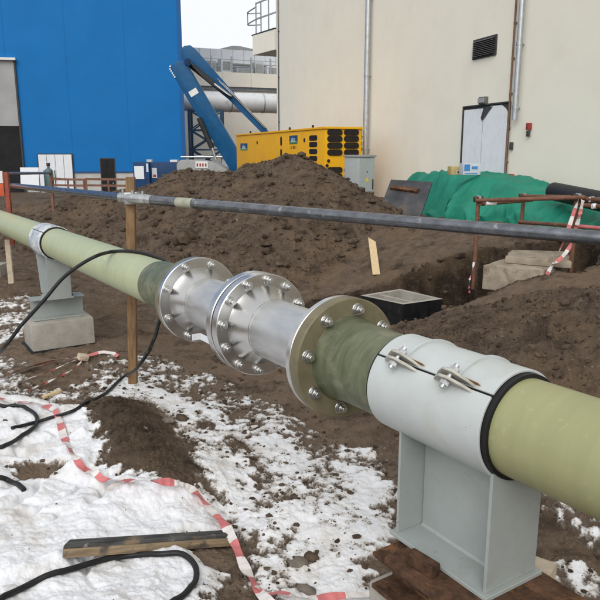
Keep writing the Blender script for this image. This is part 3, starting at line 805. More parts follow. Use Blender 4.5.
# side louvres (4 rounded slots), end louvres
for v in (138, 144.5, 151.5, 158.5, 165):
    x, z = gx(313.2, v)
    MB().prism(slot_poly(.62, .15), lambda a, b, t: (x + a, t, z + b), -.02, .006).build('louvre_slot', 'gen_dark', ge)
EP = Plane(PA, gang + math.pi / 2)           # end face plane through the near corner
def ex(u, v):
    x, z = EP.uv(u, v); return x, z - .7      # local y of generator = x along this plane
for v in (132.4, 138.8, 145.6, 152.5, 170, 176.5, 183, 189):
    for u, w in ((335, .46), (351.6, .46)):
        if v > 160 and u > 340: pass
        y, z = ex(u, v)
        MB().prism(slot_poly(w, .165), lambda a, b, t: (t, y + a, z + b), -.008, .05).build('louvre_slot', 'gen_dark', ge)
for u, v, w, h in ((281.2, 141.2, .16, .30), (281.2, 153.5, .16, .30)):
    x, z = gx(u, v); MB().prism([(b, a) for a, b in slot_poly(h, w)], lambda a, b, t: (x + a, t, z + b), -.02, .008).build('door_handle', 'gen_dark', ge)
for u, v in ((257.3, 142.6), (304.5, 140.2)):
    x, z = gx(u, v); MB().cyl((x, .0, z), (x, .012, z), .06, 12).build('lock', 'gen_dark', ge)
for u, v in ((326, 160.8), (324.5, 165.6)):
    y, z = ex(u + 1.5, v); MB().cyl((-.012, y - .03, z), (.0, y - .03, z), .045, 12).build('lock', 'gen_dark', ge)
for u in (246, 257, 270, 288, 303):
    x = gx(u, 145)[0]; MB().box((x - .008, .0, .25), (x + .008, .006, GH - .16)).build('door_seam', 'gen_yellow', ge)
def sticker(u, v, w, h, ts):
    x, z = gx(u, v)
    s_ = MB().box((x - w / 2, .001, z - h / 2), (x + w / 2, .008, z + h / 2)).build('sticker', 'sticker_blue', ge)
    MB().box((x - w / 2, .0085, z - h / 2), (x + w / 2, .010, z - h * .22)).build('sticker_band', 'sticker_green', s_)
    M = Matrix.Translation((x, .0125, z - h * .02)) @ Matrix.Rotation(math.pi, 4, 'Z') @ Matrix.Rotation(math.pi / 2, 4, 'X')
    text_part('lettering', 'aksa', ts, 'sticker_text', s_, M, .001)
sticker(293.5, 139.5, .72, .24, .22)
sticker(244.0, 146.8, .95, .26, .26)
x, z = gx(293.5, 147.6)
M = Matrix.Translation((x, .004, z)) @ Matrix.Rotation(math.pi, 4, 'Z') @ Matrix.Rotation(math.pi / 2, 4, 'X')
MB().box((x - .32, .001, z + .105), (x + .32, .004, z + .125)).build('sticker_rule', 'print_dark', ge)
text_part('lettering', 'AC 880 T', .13, 'print_dark', ge, M, .001)
for i, ch in enumerate('J708'):
    y, z = ex(362.0, 132.6 + i * 5.6)
    M = Matrix.Translation((-.004, y, z)) @ Matrix.Rotation(-math.pi / 2, 4, 'Z') @ Matrix.Rotation(math.pi / 2, 4, 'X')
    text_part('lettering', ch, .15, 'print_dark', ge, M, .001)
for u in (249, 288, 311):
    x = gx(u, 132)[0]; MB().cyl((x, -.06, GH + .01), (x, -.06, GH + .09), .035, 8).build('lifting_eye', 'gen_dark', ge)

# ------------------------------------------------------------------ cabinet, plate, tarp heap
A = spot(344.5, 157, 16.6); B = spot(359.5, 157, 16.1); C = spot(374.8, 157, 16.3)
cab = empty('electrical_cabinet', (A.x, A.y, .62)); tag(cab, 'pale grey metal electrical cabinet standing at the end of the generator', 'cabinet')
a2, b2, c2 = Vector((0, 0)), Vector((B.x - A.x, B.y - A.y)), Vector((C.x - A.x, C.y - A.y)); d2 = c2 + a2 - b2
hh = A.z - .62
MB().prism([tuple(a2), tuple(b2), tuple(c2), tuple(d2)], lambda x, y, t: (x, y, t), 0, hh).build('body', 'cabinet_grey', cab, bevel=.008)
ctr = (a2 + c2) / 2
MB().prism([tuple(ctr + (p - ctr) * 1.12) for p in (a2, b2, c2, d2)], lambda x, y, t: (x, y, t), hh + .002, hh + .05).build('roof', 'hood_grey', cab, bevel=.01)
ef = (c2 - b2).normalized(); nf_ = Vector((ef.y, -ef.x)); wf = (c2 - b2).length
def face(s0, s1, z0, z1, off, th, name, m, par):
    pts = [b2 + ef * s0 + nf_ * off, b2 + ef * s1 + nf_ * off, b2 + ef * s1 + nf_ * (off + th), b2 + ef * s0 + nf_ * (off + th)]
    return MB().prism([tuple(p) for p in pts], lambda x, y, t: (x, y, t), z0, z1).build(name, m, par)
df = face(.02, wf - .02, .05, hh - .04, .002, .012, 'door', 'cabinet_grey', cab)
face(wf - .07, wf - .045, hh * .45, hh * .62, .015, .02, 'handle', 'dark_frame', df)
p = b2 + ef * (wf * .5) + nf_ * .0145; MB().prism([(-.06, 0), (.06, 0), (0, .11)], lambda a, b, t: (p.x + ef.x * a + nf_.x * t, p.y + ef.y * a + nf_.y * t, hh * .58 + b), 0, .004).build('warning_sign', 'warning_yellow', df)
p = b2 + ef * (wf * .5) + nf_ * .0145
face(wf * .46, wf * .54, hh * .74, hh * .76, .0145, .004, 'badge', 'dark_frame', df)

# leaning steel plate
q = [spot(378, 213, 13.4), spot(420, 217, 12.9), spot(432.5, 182, 13.6), spot(391, 179.5, 14.1)]
n3 = (q[1] - q[0]).cross(q[3] - q[0]).normalized()
q[2] = q[2] - n3 * (q[2] - q[0]).dot(n3)
sp = empty('leaning_steel_plate', q[0]); tag(sp, 'dark square steel plate leaning against the green tarpaulin', 'steel plate')
b = MB(); v = [p - q[0] for p in q] + [p - q[0] - n3 * .03 for p in q]
b.add(v, [(0, 1, 2, 3), (7, 6, 5, 4), (0, 4, 5, 1), (1, 5, 6, 2), (2, 6, 7, 3), (3, 7, 4, 0)]); b.build('plate', 'plate_steel', sp)
sgn = 1 if (Vector((0, 0, CAMZ)) - q[0]).dot(n3) > 0 else -1
m0 = spot(392, 190.6, 13.9); m1 = spot(419, 193, 13.5)
m0 = m0 - n3 * (m0 - q[0]).dot(n3); m1 = m1 - n3 * (m1 - q[0]).dot(n3)
MB().bar(m0 - q[0] + n3 * sgn * .03, m1 - q[0] + n3 * sgn * .03, .09, .06, n3).build('welded_bar', 'rust', sp)

def build_tarp():
    ns, nq = 380, 130
    S = np.linspace(5.0, 15.6, ns); Q = np.linspace(5.75, 8.55, nq)
    SS, QQ = np.meshgrid(S, Q, indexing='ij')
    X = WQ * 0 + .949 * QQ - .316 * SS; Y = .316 * QQ + .949 * SS
    top = np.interp(S, [5, 6.5, 7.8, 9.0, 10.6, 11.7, 12.6, 13.6, 14.4, 15.0, 15.6], [1.05, 1.18, 1.32, 1.46, 1.68, 1.76, 1.74, 1.74, 1.70, 1.62, .90])[:, None]
    edge0 = 6.30 + .18 * pn(SS * 1.1, SS * 0, 5) + .8 * sst(10.6, 12.4, SS)
    prof = sst(0, 1, (QQ - edge0) / .85) * sst(0, 1, (8.5 - QQ) / .6)
    zg = .70
    wp = fbm(SS * .7, QQ * .7, 3, 2); wq = fbm(SS * .7, QQ * .7, 3, 4)
    fold = 1 - np.abs(pn(SS * .95 + 1.3 * wp, QQ * .75 + 1.1 * wq, 7)) * 2.2
    fold2 = 1 - np.abs(pn(SS * 1.5 + .9 * QQ + 1.2 * wq, QQ * .45 - SS * .25 + .8 * wp, 9)) * 2.0
    fold3 = 1 - np.abs(pn(SS * 3.4 - 2.6 * QQ + 2 * wp, QQ * .8 + SS * .6, 19)) * 2
    Z = zg + (top - zg) * prof + .10 * fbm(SS * .9, QQ * .9, 3, 15) * prof
    Z = Z + (.05 * fold + .07 * np.clip(fold2, 0, 1) ** 2 + .022 * np.clip(fold3, 0, 1) ** 3) * (.35 + .65 * prof * (1.6 - prof)) - .09
    TZ = terrain(X.ravel(), Y.ravel())[0].reshape(X.shape)
    Z = np.where(QQ > 7.4, np.maximum(Z, TZ + .02), np.where(prof > .45, np.maximum(Z, TZ + .02), Z))
    # push the hanging side in and out so the folds have relief there too
    push = (.10 * fold + .20 * np.clip(fold2, 0, 1) ** 2 + .05 * np.clip(fold3, 0, 1) ** 3) * prof * (1 - prof) * 4
    X = X - .949 * push * (QQ < 7.3); Y = Y - .316 * push * (QQ < 7.3)
    b = MB(); b.v = [tuple(p) for p in np.stack([X.ravel(), Y.ravel(), Z.ravel()], 1)]
    jag = lambda i, j: False
    b.f = [(i * nq + j, (i + 1) * nq + j, (i + 1) * nq + j + 1, i * nq + j + 1) for i in range(ns - 1) for j in range(nq - 1)]
    gone = ((Z < TZ - .12) | ((prof < .05) & (QQ < 7))).ravel()
    b.f = [f for f in b.f if not all(gone[i] for i in f)]
    b.m = [0] * len(b.f)
    o = b.build('tarpaulin_heap', 'tarp_green', smooth=60)
    tag(o, 'green tarpaulin draped over a long heap below the white door', 'tarpaulin')
build_tarp()
# boxes on the tarp
def parcel(u0, u1, v0, v1, Y, mat, label, parts):
    a = spot(u0, v1, Y); bq = spot(u1, v1, Y); t = spot(u0, v0, Y)
    e_ = empty('carton', a, R(6)); tag(e_, label, 'box')
    w, h = bq.x - a.x, t.z - a.z
    MB().box((0, 0, 0), (w, .22, h)).build('body', mat, e_, bevel=.006)
    for x0, x1, z0, z1, m in parts: MB().box((w * x0, -.004, h * z0), (w * x1, -.001, h * z1)).build('print', m, e_)
parcel(451, 461, 166.5, 175, 12.6, 'box_yellow', 'small yellow carton on top of the green tarpaulin', [(.55, .95, .1, .55, 'box_white'), (.62, .9, .2, .45, 'print_dark')])
parcel(463, 481, 163.5, 175, 12.3, 'box_white', 'blue and white carton on top of the green tarpaulin by the door', [(.05, .38, .35, .92, 'box_blue'), (.48, .82, .5, .75, 'box_blue'), (.1, .8, .08, .16, 'box_blue')])
# membrane roll
p0 = spot(553.5, 191.3, 10.2); p1 = spot(660, 214, 7.9)
mr = empty('membrane_roll', p0); tag(mr, 'thick black roll of sheeting lying on the right of the tarpaulin', 'roll')
MB().cyl((0, 0, 0), p1 - p0, .135, 28).build('roll', 'membrane', mr, bevel=.01)
dn = (p1 - p0).normalized(); MB().cyl(-dn * .004, dn * .02, .07, 20).build('core', 'opening_black', mr)

# ------------------------------------------------------------------ rusty pipe barrier round the slab, slabs
BL, BM, BR = spot(478.3, 200, 8.6), spot(523.5, 197, 9.5), spot(577, 198, 7.9)
def pole(p, h, r=.035): return [(p.x, p.y, p.z - h), (p.x, p.y, p.z)]
bar_ = empty('pipe_barrier', (BL.x, BL.y, .5)); tag(bar_, 'rusty red pipe barrier fenced round the concrete slabs', 'barrier')
o_ = Vector((BL.x, BL.y, .5))
def rel(p): return Vector(p) - o_
for p, zb in ((BL, .35), (BM, .55), (BR, .4)):
    k = MB().cyl(rel((p.x, p.y, zb)), rel((p.x, p.y, p.z + .03)), .027, 14).build('post', 'rust_pipe', bar_)
    MB().cyl(rel((p.x - .06, p.y, p.z + .01)), rel((p.x + .06, p.y, p.z + .01)), .038, 10).build('coupler', 'rust', k)
    MB().cyl(rel((p.x, p.y - .08, p.z + .04)), rel((p.x, p.y + .02, p.z + .04)), .018, 8).build('coupler_bolt', 'galvanised', k)
def rail(p, q_, name='rail', m='rust_pipe', r=.025):
    return MB().cyl(rel(p), rel(q_), r, 12).build(name, m, bar_)
dv = (BR - BL)
rail(BL - dv * .04 + Vector((0, -.07, .0)), BR + dv * .05 + Vector((0, -.07, .01)))
rail(spot(480, 204, 8.55), spot(532, 200, 9.4)); rail(spot(523, 196, 9.43), spot(585, 197.5, 8.05))
rail(spot(519, 222, 9.4), spot(584, 226.5, 7.95)); rail(spot(575, 204.5, 7.95), spot(640, 209, 7.0)); rail(spot(575, 226, 7.9), spot(650, 232, 7.0), m='tape_red', r=.022)
MB().cyl(rel(spot(584, 199, 7.85)), rel(spot(645, 200.5, 7.0)), .026, 12).build('rail', 'rust_pipe', bar_)
for u0, u1, v, Y in ((486, 496, 203.2, 8.48), (589, 594, 199.6, 7.75), (592, 596, 206.4, 7.62)):
    MB().cyl(rel(spot(u0, v, Y)), rel(spot(u1, v - .4, Y)), .031, 12).build('white_band', 'white_paint', bar_)
def hug(P, r):
    z = terrain(np.array([p.x for p in P]), np.array([p.y for p in P]))[0]
    Q = [Vector((p.x, p.y, max(p.z, zz + r))) for p, zz in zip(P, z)]
    for _ in range(14): Q = [Q[0]] + [Vector((b.x, b.y, max(b.z, (a.z + b.z + c.z) / 3))) for a, b, c in zip(Q[:-2], Q[1:-1], Q[2:])] + [Q[-1]]
    return Q
def ribbon(name, pts, width, label, ups=None, band=.18, start=0, parent=None, twist=None, lay=False):
    """striped plastic tape following pts; ups = side vectors"""
    P = smooth_path(pts, 14)
    if lay: P = hug(P, .022)
    n = len(P); b = MB(); acc = 0; vs = []; fl = []
    for i, p in enumerate(P):
        d = (P[min(i + 1, n - 1)] - P[max(i - 1, 0)]).normalized()
        s_ = d.cross(Vector((0, 0, 1)));
        if s_.length < .2: s_ = d.cross(Vector((.3, -1, 0)))
        s_.normalize(); up = s_.cross(d)
        t = twist(i / (n - 1)) if twist else .40 * math.sin(i * .09) + .35 * math.sin(i * .23 + 1)
        w = s_ * math.cos(t) + up * math.sin(t)
        wd = width * (.88 + .12 * math.sin(i * .17 + 2))
        mid = p + up * (.006 * math.sin(i * .9))
        vs += [p - w * wd / 2, mid, p + w * wd / 2]
        if i: acc += (p - P[i - 1]).length
        fl.append(int((acc + start) / band) % 2)
    f = []; m = []
    for i in range(n - 1):
        for k in range(2):
            f.append((i * 3 + k, i * 3 + k + 1, i * 3 + k + 4, i * 3 + k + 3)); m.append(fl[i])
    b.v = [tuple(v) for v in vs]; b.f = f; b.m = m
    o = b.build(name, ['tape_white', 'tape_red'], smooth=180, parent=parent)
    if label: tag(o, label, 'barrier tape')
    return o
def hang(l, Y): return [spot(u, v, Y + k) for u, v, k in l]
for i, (l, Y, lab) in enumerate(([[(579, 199, 0), (574, 212, .02), (569, 227, 0), (563, 243, -.05), (554, 262, -.1), (547, 276, -.1), (545, 297, -.08)], 7.75, 'red and white tape hanging from the right barrier post to the slab'],
        [[(583, 200, .05), (580, 214, 0), (576, 228, .02), (570, 246, .0), (561, 258, -.05), (551, 265, -.1)], 7.72, 'red and white tape twisted down beside the right barrier post'],
        [[(474, 262, 0), (472, 272, -.02), (469, 283, -.03), (469.5, 293, -.02)], 8.3, 'short strip of red and white tape by the left barrier post'])):
    ribbon('barrier_tape', hang(l, Y), .055 if i < 2 else .03, lab, band=.10, twist=lambda t, i=i: 1.2 * math.sin(t * 9 + i))
# slabs
def slab(corners, zt_, zb_, mat, label, name='concrete_slab', seed=1):
    c = sum((Vector(p) for p in corners), Vector()) / 4
    rnd = random.Random(seed); b = MB(); pts = []
    for i in range(4):
        p, q_ = Vector(corners[i]), Vector(corners[(i + 1) % 4])
        for k in range(7):
            w = p.lerp(q_, k / 7); pts.append((w.x - c.x + rnd.uniform(-.018, .018), w.y - c.y + rnd.uniform(-.018, .018)))
    b.prism(pts, lambda x, y, t: (x, y, t), 0, zt_ - zb_)
    o = b.build(name, mat, bevel=.012, loc=(c.x, c.y, zb_)); tag(o, label, 'slab'); return o
s1 = [spot(484, 266, 8.05), spot(543, 269, 7.65), spot(566, 262, 8.2), spot(506, 259, 8.6)]
zt1 = spot(500, 265.5, 8.0).z
slab([(p.x, p.y, 0) for p in s1], zt1, zt1 - .30, 'concrete_dirty', 'thick broken concrete slab with white paint smear at the trench edge', seed=3)
s2 = [spot(505, 259, 8.15), spot(572, 262, 7.75), spot(566, 255, 8.6), spot(512, 254, 8.75)]
slab([(p.x, p.y, 0) for p in s2], zt1 + .085, zt1 + .004, 'concrete_dirty', 'thin flat concrete slab lying on top of the thick one', seed=5)
a = spot(580, 272, 7.8); o = MB().box((0, 0, 0), (.42, .25, .12), Matrix.Rotation(.3, 4, 'Z')).build('timber_offcut', 'wood_pale', bevel=.01, loc=(a.x, a.y, ground_z(a.x, a.y))); tag(o, 'pale timber offcut beside the foot of the right barrier post', 'timber')

# ------------------------------------------------------------------ concrete chamber in the trench
CZ = .25
k4 = [level(u, v, CZ) for u, v in ((360.5, 295.5), (403, 304.5), (443, 299), (400, 289))]
cen = sum(k4, Vector()) / 4
ch = empty('concrete_chamber', (cen.x, cen.y, CZ - .72)); tag(ch, 'square open concrete chamber with black coated sides in the trench', 'manhole chamber')
oc = [(p.x - cen.x, p.y - cen.y) for p in k4]
def quadlerp(s, t):
    a = Vector(oc[0]).lerp(Vector(oc[1]), s); b = Vector(oc[3]).lerp(Vector(oc[2]), s); return a.lerp(b, t)
H_ = .72
MB().prism(oc, lambda x, y, t: (x, y, t), 0, H_ - .42).build('base', 'bitumen', ch)
b = MB(); inn = [tuple(quadlerp(s, t)) for s, t in ((.09, .09), (.91, .09), (.91, .91), (.09, .91))]
v = [(x, y, H_ - .42) for x, y in oc] + [(x, y, H_) for x, y in oc]
b.add(v, [(0, 1, 5, 4), (1, 2, 6, 5), (2, 3, 7, 6), (3, 0, 4, 7)]); b.build('outer_wall', 'bitumen', ch)
b = MB(); v = [(x, y, H_ + .002) for x, y in oc] + [(x, y, H_ + .002) for x, y in inn] + [(x, y, H_ - .40) for x, y in inn] + [(x, y, H_ - .03) for x, y in oc]
b.add(v, [(i, (i + 1) % 4, 4 + (i + 1) % 4, 4 + i) for i in range(4)] + [(4 + i, 4 + (i + 1) % 4, 8 + (i + 1) % 4, 8 + i) for i in range(4)]); b.build('rim', 'concrete', ch)
MB().prism([tuple(quadlerp(s, t)) for s, t in ((.09, .09), (.91, .09), (.91, .91), (.09, .91))], lambda x, y, t: (x, y, t), H_ - .415, H_ - .38).build('inner_floor', 'concrete', ch)
MB().prism([tuple(quadlerp(s, t)) for s, t in ((.09, .36), (.91, .36), (.91, .43), (.09, .43))], lambda x, y, t: (x, y, t), H_ - .379, H_ - .012).build('divider', 'concrete', ch)

# pointed stick in the mound
s0, s1_ = spot(376, 271, 9.75), spot(371.5, 238, 10.3)
sk = empty('wooden_stick', s0); e_ = (s1_ - s0); tag(sk, 'pale new wooden stick standing in the mound above the chamber', 'stick')
n5 = e_.cross(Vector((0, -1, 0))).normalized(); w5 = n5 * .055
b = MB(); y5 = Vector((0, .04, 0))
pts = [-w5 - e_ * .1, w5 - e_ * .1, w5 + e_ * .88, -w5 * .9 + e_ * 1.02]
b.add([p for p in pts] + [p + y5 for p in pts], [(0, 1, 2, 3), (7, 6, 5, 4), (0, 4, 5, 1), (1, 5, 6, 2), (2, 6, 7, 3), (3, 7, 4, 0)]); b.build('shaft', 'wood_new', sk)

# ------------------------------------------------------------------ far-left site bits
p = spot(49.5, 181, 38); gc = empty('gas_cylinder', (p.x, p.y, spot(49, 190, 38).z)); tag(gc, 'grey green gas cylinder on a trolley in front of the white gate', 'gas cylinder')
hC = spot(49, 168, 38).z - gc.location.z
MB().lathe([(0, .001), (0, .24), (hC * .85, .24), (hC * .95, .16), (hC, .07), (hC + .1, .06), (hC + .1, .001)], 20).build('bottle', 'cylinder_green', gc).rotation_euler = (0, -math.pi / 2, 0)
MB().cyl((0, 0, hC + .1), (0, 0, hC + .28), .10, 10).build('valve', 'dark_frame', gc)
for x in (-.3, .3): MB().tube([(x, .1, 0), (x, .1, hC * .9)], .03, 6).build('trolley_frame', 'dark_frame', gc)
MB().bar((-.32, .1, hC * .55), (.62, .1, hC * .5), .06, .10).build('trolley_frame', 'dark_frame', gc)
for i, (ua, ub, Y, lab) in enumerate(((52, 84, 30, 'low rusty rail fence in front of the white gate'), (86, 131, 29, 'low rusty rail fence in front of the dark doorway'))):
    a = spot(ua, 181, Y); b_ = spot(ub, 182, Y - .5)
    f_ = empty('rail_fence', (a.x, a.y, -.3)); tag(f_, lab, 'fence', 'site rail fences')
    n = 3
    for k in range(n):
        q_ = a.lerp(b_, k / (n - 1)); MB().bar((q_.x - a.x, q_.y - a.y, 0), (q_.x - a.x, q_.y - a.y, a.z + .42), .07, .07).build('post', 'fence_brown', f_)
    for z in (a.z + .38, a.z + .12): MB().bar((0, 0, z), (b_.x - a.x, b_.y - a.y, z), .05, .09).build('rail', 'fence_brown', f_)
# pale panel at the foot of the hall
p = spot(29, 175, 37); o = MB().box((-.5, 0, 0), (.5, .08, 1.0), Matrix.Rotation(-.12, 4, 'X')).build('pale_board', 'door_white', loc=(p.x, p.y, spot(29, 186, 37).z)); tag(o, 'pale board propped between the tall dark gate and the white gate', 'board')

# orange barrier at the left edge
pO = spot(8, 186, 10.15)
ob = empty('orange_barrier', (pO.x, pO.y, 0)); tag(ob, 'orange red barrier post with panel at the left edge', 'barrier')
zO = lambda v: spot(8, v, 10.15).z
MB().box((-.045, -.03, .72), (.02, .03, zO(172))).build('post', 'post_red', ob, bevel=.006)
MB().box((-.75, -.05, zO(196)), (-.046, -.032, zO(183.5))).build('panel', 'orange_paint', ob, bevel=.004)
MB().box((-.75, -.056, zO(183)), (-.046, -.028, zO(171))).build('panel_stripe', 'tape_white', ob)
a, b_ = spot(6, 173.5, 10.3), spot(50, 173, 15); 
MB().cyl(a - pO + Vector((0, 0, pO.z)), b_ - pO + Vector((0, 0, pO.z)), .025, 8).build('rail', 'tube_paint', ob)
p2 = spot(50.5, 173, 15); MB().bar((p2.x - pO.x, p2.y - pO.y, p2.z - .9), (p2.x - pO.x, p2.y - pO.y, p2.z + .05), .05, .05).build('post', 'fence_brown', ob)

# ------------------------------------------------------------------ stake with scaffold tube
ST = on_ground(132, 383)
YS = ST.y
st_top = spot(130.5, 177, YS)
sk = empty('timber_stake', (ST.x, ST.y, 0)); tag(sk, 'brown timber stake holding up the horizontal steel tube', 'stake')
lean = st_top.x - ST.x
b = MB(); b.add([(-.038, -.03, -.2), (.038, -.03, -.2), (.038, .03, -.2), (-.038, .03, -.2)] + [(lean + x, y, st_top.z) for x, y in ((-.038, -.03), (.038, -.03), (.038, .03), (-.038, .03))], [(3, 2, 1, 0), (4, 5, 6, 7), (0, 1, 5, 4), (1, 2, 6, 5), (2, 3, 7, 6), (3, 0, 4, 7)])
b.build('shaft', 'wood_stake', sk, bevel=.004)
J = spot(131, 198.3, YS - .085)
TR = spot(640, 241.5, 3.55); TLf = spot(12, 185.5, 10.0)
tb = empty('scaffold_tube', J); tag(tb, 'dark scuffed steel tube running across behind the pipe', 'tube')
MB().tube([Vector((0, 0, 0)) + (TR - J) * t for t in np.linspace(.012, 1, 24)], .040, 24).build('long_tube', 'tube_paint', tb)
dj = (TR - J).normalized()
MB().cyl(dj * .55, dj * .72, .0412, 24).build('pale_band', 'tube_pale', tb)
dl = (TLf - J)
MB().tube([dl * t for t in np.linspace(.02, 1, 16)], .037, 20).build('far_tube', 'tube_paint', tb)
cl = MB().cyl(-dj * .13, dj * .20, .046, 20).build('coupler', 'clamp_zinc', tb, bevel=.004)
MB().box((-.055, -.02, -.05), (.055, .12, .05)).build('stake_clip', 'clamp_zinc', tb, bevel=.006)
for x in (-.09, .03, .15): MB().cyl(dj * x + Vector((0, -.02, .035)), dj * x + Vector((0, -.02, .07)), .012, 6).build('coupler_bolt', 'clamp_zinc', cl)
MB().cyl(dj * .14 + Vector((0, 0, .0)), dj * .26 + Vector((0, 0, .0)), .043, 20).build('end_sleeve', 'clamp_zinc', tb)

# ------------------------------------------------------------------ pipeline
dp = Vector((-0.5414, 0.8406, -0.0168)).normalized()
foot = Vector((1.402, .887, CAMZ - .825))
Yl = Vector((0, 0, 1)).cross(dp).normalized(); Zl = dp.cross(Yl)
MP = Matrix(((dp.x, Yl.x, Zl.x, foot.x), (dp.y, Yl.y, Zl.y, foot.y), (dp.z, Yl.z, Zl.z, foot.z), (0, 0, 0, 1)))
pipe = empty('pipeline', foot, mat=MP)
tag(pipe, 'thick green pipeline with bolted stainless steel flange joints across the site', 'pipeline')
RP = .16
def ringprof(x0, x1, ri, ro, ch=.004):
    return [(x0 + ch, ro), (x1 - ch, ro), (x1, ro - ch), (x1, ri), (x0, ri), (x0, ro - ch)]
lp = MB().lathe([(4.355, RP), (14.5, RP), (14.5, RP - .012), (4.355, RP - .012)], 96).build('green_pipe', 'pipe_pale', pipe); lp['label'] = 'pale green pipe running away to the left'
lw = MB().lathe([(3.81, .185), (3.885, .176), (3.985, .169), (4.335, .1675), (4.395, .1602), (4.395, .15), (3.81, .15)], 96).build('joint_sleeve', 'pipe_dark', pipe); lw['label'] = 'dark green stained sleeve at the left flange'
fa = MB().lathe(ringprof(3.767, 3.81, .15, .258), 96).build('resin_flange', 'flange_resin', pipe)
FO = .262
def hexbolt(name, x_out, sgn, through, parent_part, phis, rb, sc=1.0):
    b = MB()
    def hexr(x0, x1, r):
        p = [(r * math.cos(R(60 * i + 12)), r * math.sin(R(60 * i + 12))) for i in range(6)]
        b.prism(p, lambda y, z, t: (t, y, z), x0, x1)
    b.cyl((0, 0, 0), (.004 * sgn, 0, 0), .027 * sc, 20)
    hexr(.0042 * sgn, .024 * sgn, .0215 * sc)
    b.cyl((.0242 * sgn, 0, 0), (.040 * sgn, 0, 0), .0125 * sc, 14)
    b.cyl((-through * sgn, 0, 0), (-.0002 * sgn, 0, 0), .0125 * sc, 10)
    b.cyl((-(through + .004) * sgn, 0, 0), (-through * sgn, 0, 0), .027 * sc, 20)
    hexr(-(through + .024) * sgn, -(through + .0042) * sgn, .0215 * sc)
    src = b.build(name, 'zinc', parent_part, smooth=30, bevel=.0012, seg=1)
    for i, ph in enumerate(phis):
        o = src if i == 0 else copy_part(src, parent_part)
        o.location = (x_out, rb * math.cos(R(ph)), rb * math.sin(R(ph))); o.rotation_euler = (R(random.uniform(0, 60)), 0, 0)
sA = MB().lathe([(3.6, .152), (3.625, .158), (3.7, .196), (3.72, .200), (3.72, FO - .004), (3.724, FO), (3.761, FO), (3.765, FO - .004), (3.765, .14), (3.6, .14)], 112).build('steel_flange', 'steel_polished', pipe)
sAb = MB().lathe([(3.16, .1515), (3.599, .1515), (3.599, .14), (3.16, .14)], 96).build('steel_barrel', 'steel_barrel', pipe)
MB().lathe([(3.59, .1525), (3.595, .1545), (3.603, .1545), (3.608, .1525), (3.608, .15), (3.59, .15)], 96).build('weld_bead', 'steel_polished', sAb)
FB = .268
sB1 = MB().lathe([(3.16, .152), (3.145, .158), (3.08, .196), (3.065, .200), (3.065, FB - .004), (3.061, FB), (3.015, FB), (3.011, FB - .004), (3.011, .14), (3.16, .14)], 112).build('steel_flange', 'steel_polished', pipe)
MB().lathe(ringprof(2.997, 3.011, .14, .225, .001), 64).build('gasket', 'rubber', pipe)
sB2 = MB().lathe([(2.82, .152), (2.845, .158), (2.92, .200), (2.94, .205), (2.94, FB - .004), (2.944, FB), (2.993, FB), (2.997, FB - .004), (2.997, .14), (2.82, .14)], 112).build('steel_flange', 'steel_polished', pipe)
sBb = MB().lathe([(2.302, .1515), (2.819, .1515), (2.819, .14), (2.302, .14)], 96).build('steel_barrel', 'steel_barrel', pipe)
MB().lathe([(2.81, .1525), (2.815, .1545), (2.823, .1545), (2.828, .1525), (2.828, .15), (2.81, .15)], 96).build('weld_bead', 'steel_polished', sBb)
sC = MB().lathe(ringprof(2.266, 2.302, .14, .260, .005), 112).build('steel_flange', 'steel_polished', pipe)
fc = MB().lathe([(2.262, .262), (2.214, .262), (2.208, .256), (2.208, .15), (2.266, .15), (2.266, .258)], 112).build('resin_flange', 'flange_resin', pipe)
hexbolt('bolt', 3.72, -1, .045 + .045, sA, [22.5 + 45 * i for i in range(8)], .228)
hexbolt('bolt', 2.94, -1, .125, sB2, [8 + 30 * i for i in range(12)], .2365)
hexbolt('bolt', 2.208, -1, .094, fc, [12 + 45 * i for i in range(8)], .215)
rw = MB().lathe([(2.2075, .186), (2.19, .180), (2.12, .171), (1.80, .1675), (1.80, .15), (2.2075, .15)], 96).build('joint_sleeve', 'pipe_dark', pipe); rw['label'] = 'dark green stained sleeve between flange and clamp'
rp = MB().lathe([(-2.6, RP), (1.81, RP), (1.81, RP - .012), (-2.6, RP - .012)], 96).build('green_pipe', 'pipe_olive', pipe); rp['label'] = 'yellowish olive green pipe at the right'
# earthing bracket between the flanges
br = MB(); ph = R(-28)
yc, zc = .225 * math.cos(ph), .225 * math.sin(ph)
br.box((3.06, yc, zc - .018), (3.29, yc + .004, zc + .018)).box((3.286, yc + .0041, zc - .018), (3.29, yc + .05, zc + .018)).build('earthing_bracket', 'roof_sheet', pipe, bevel=.001, seg=1)

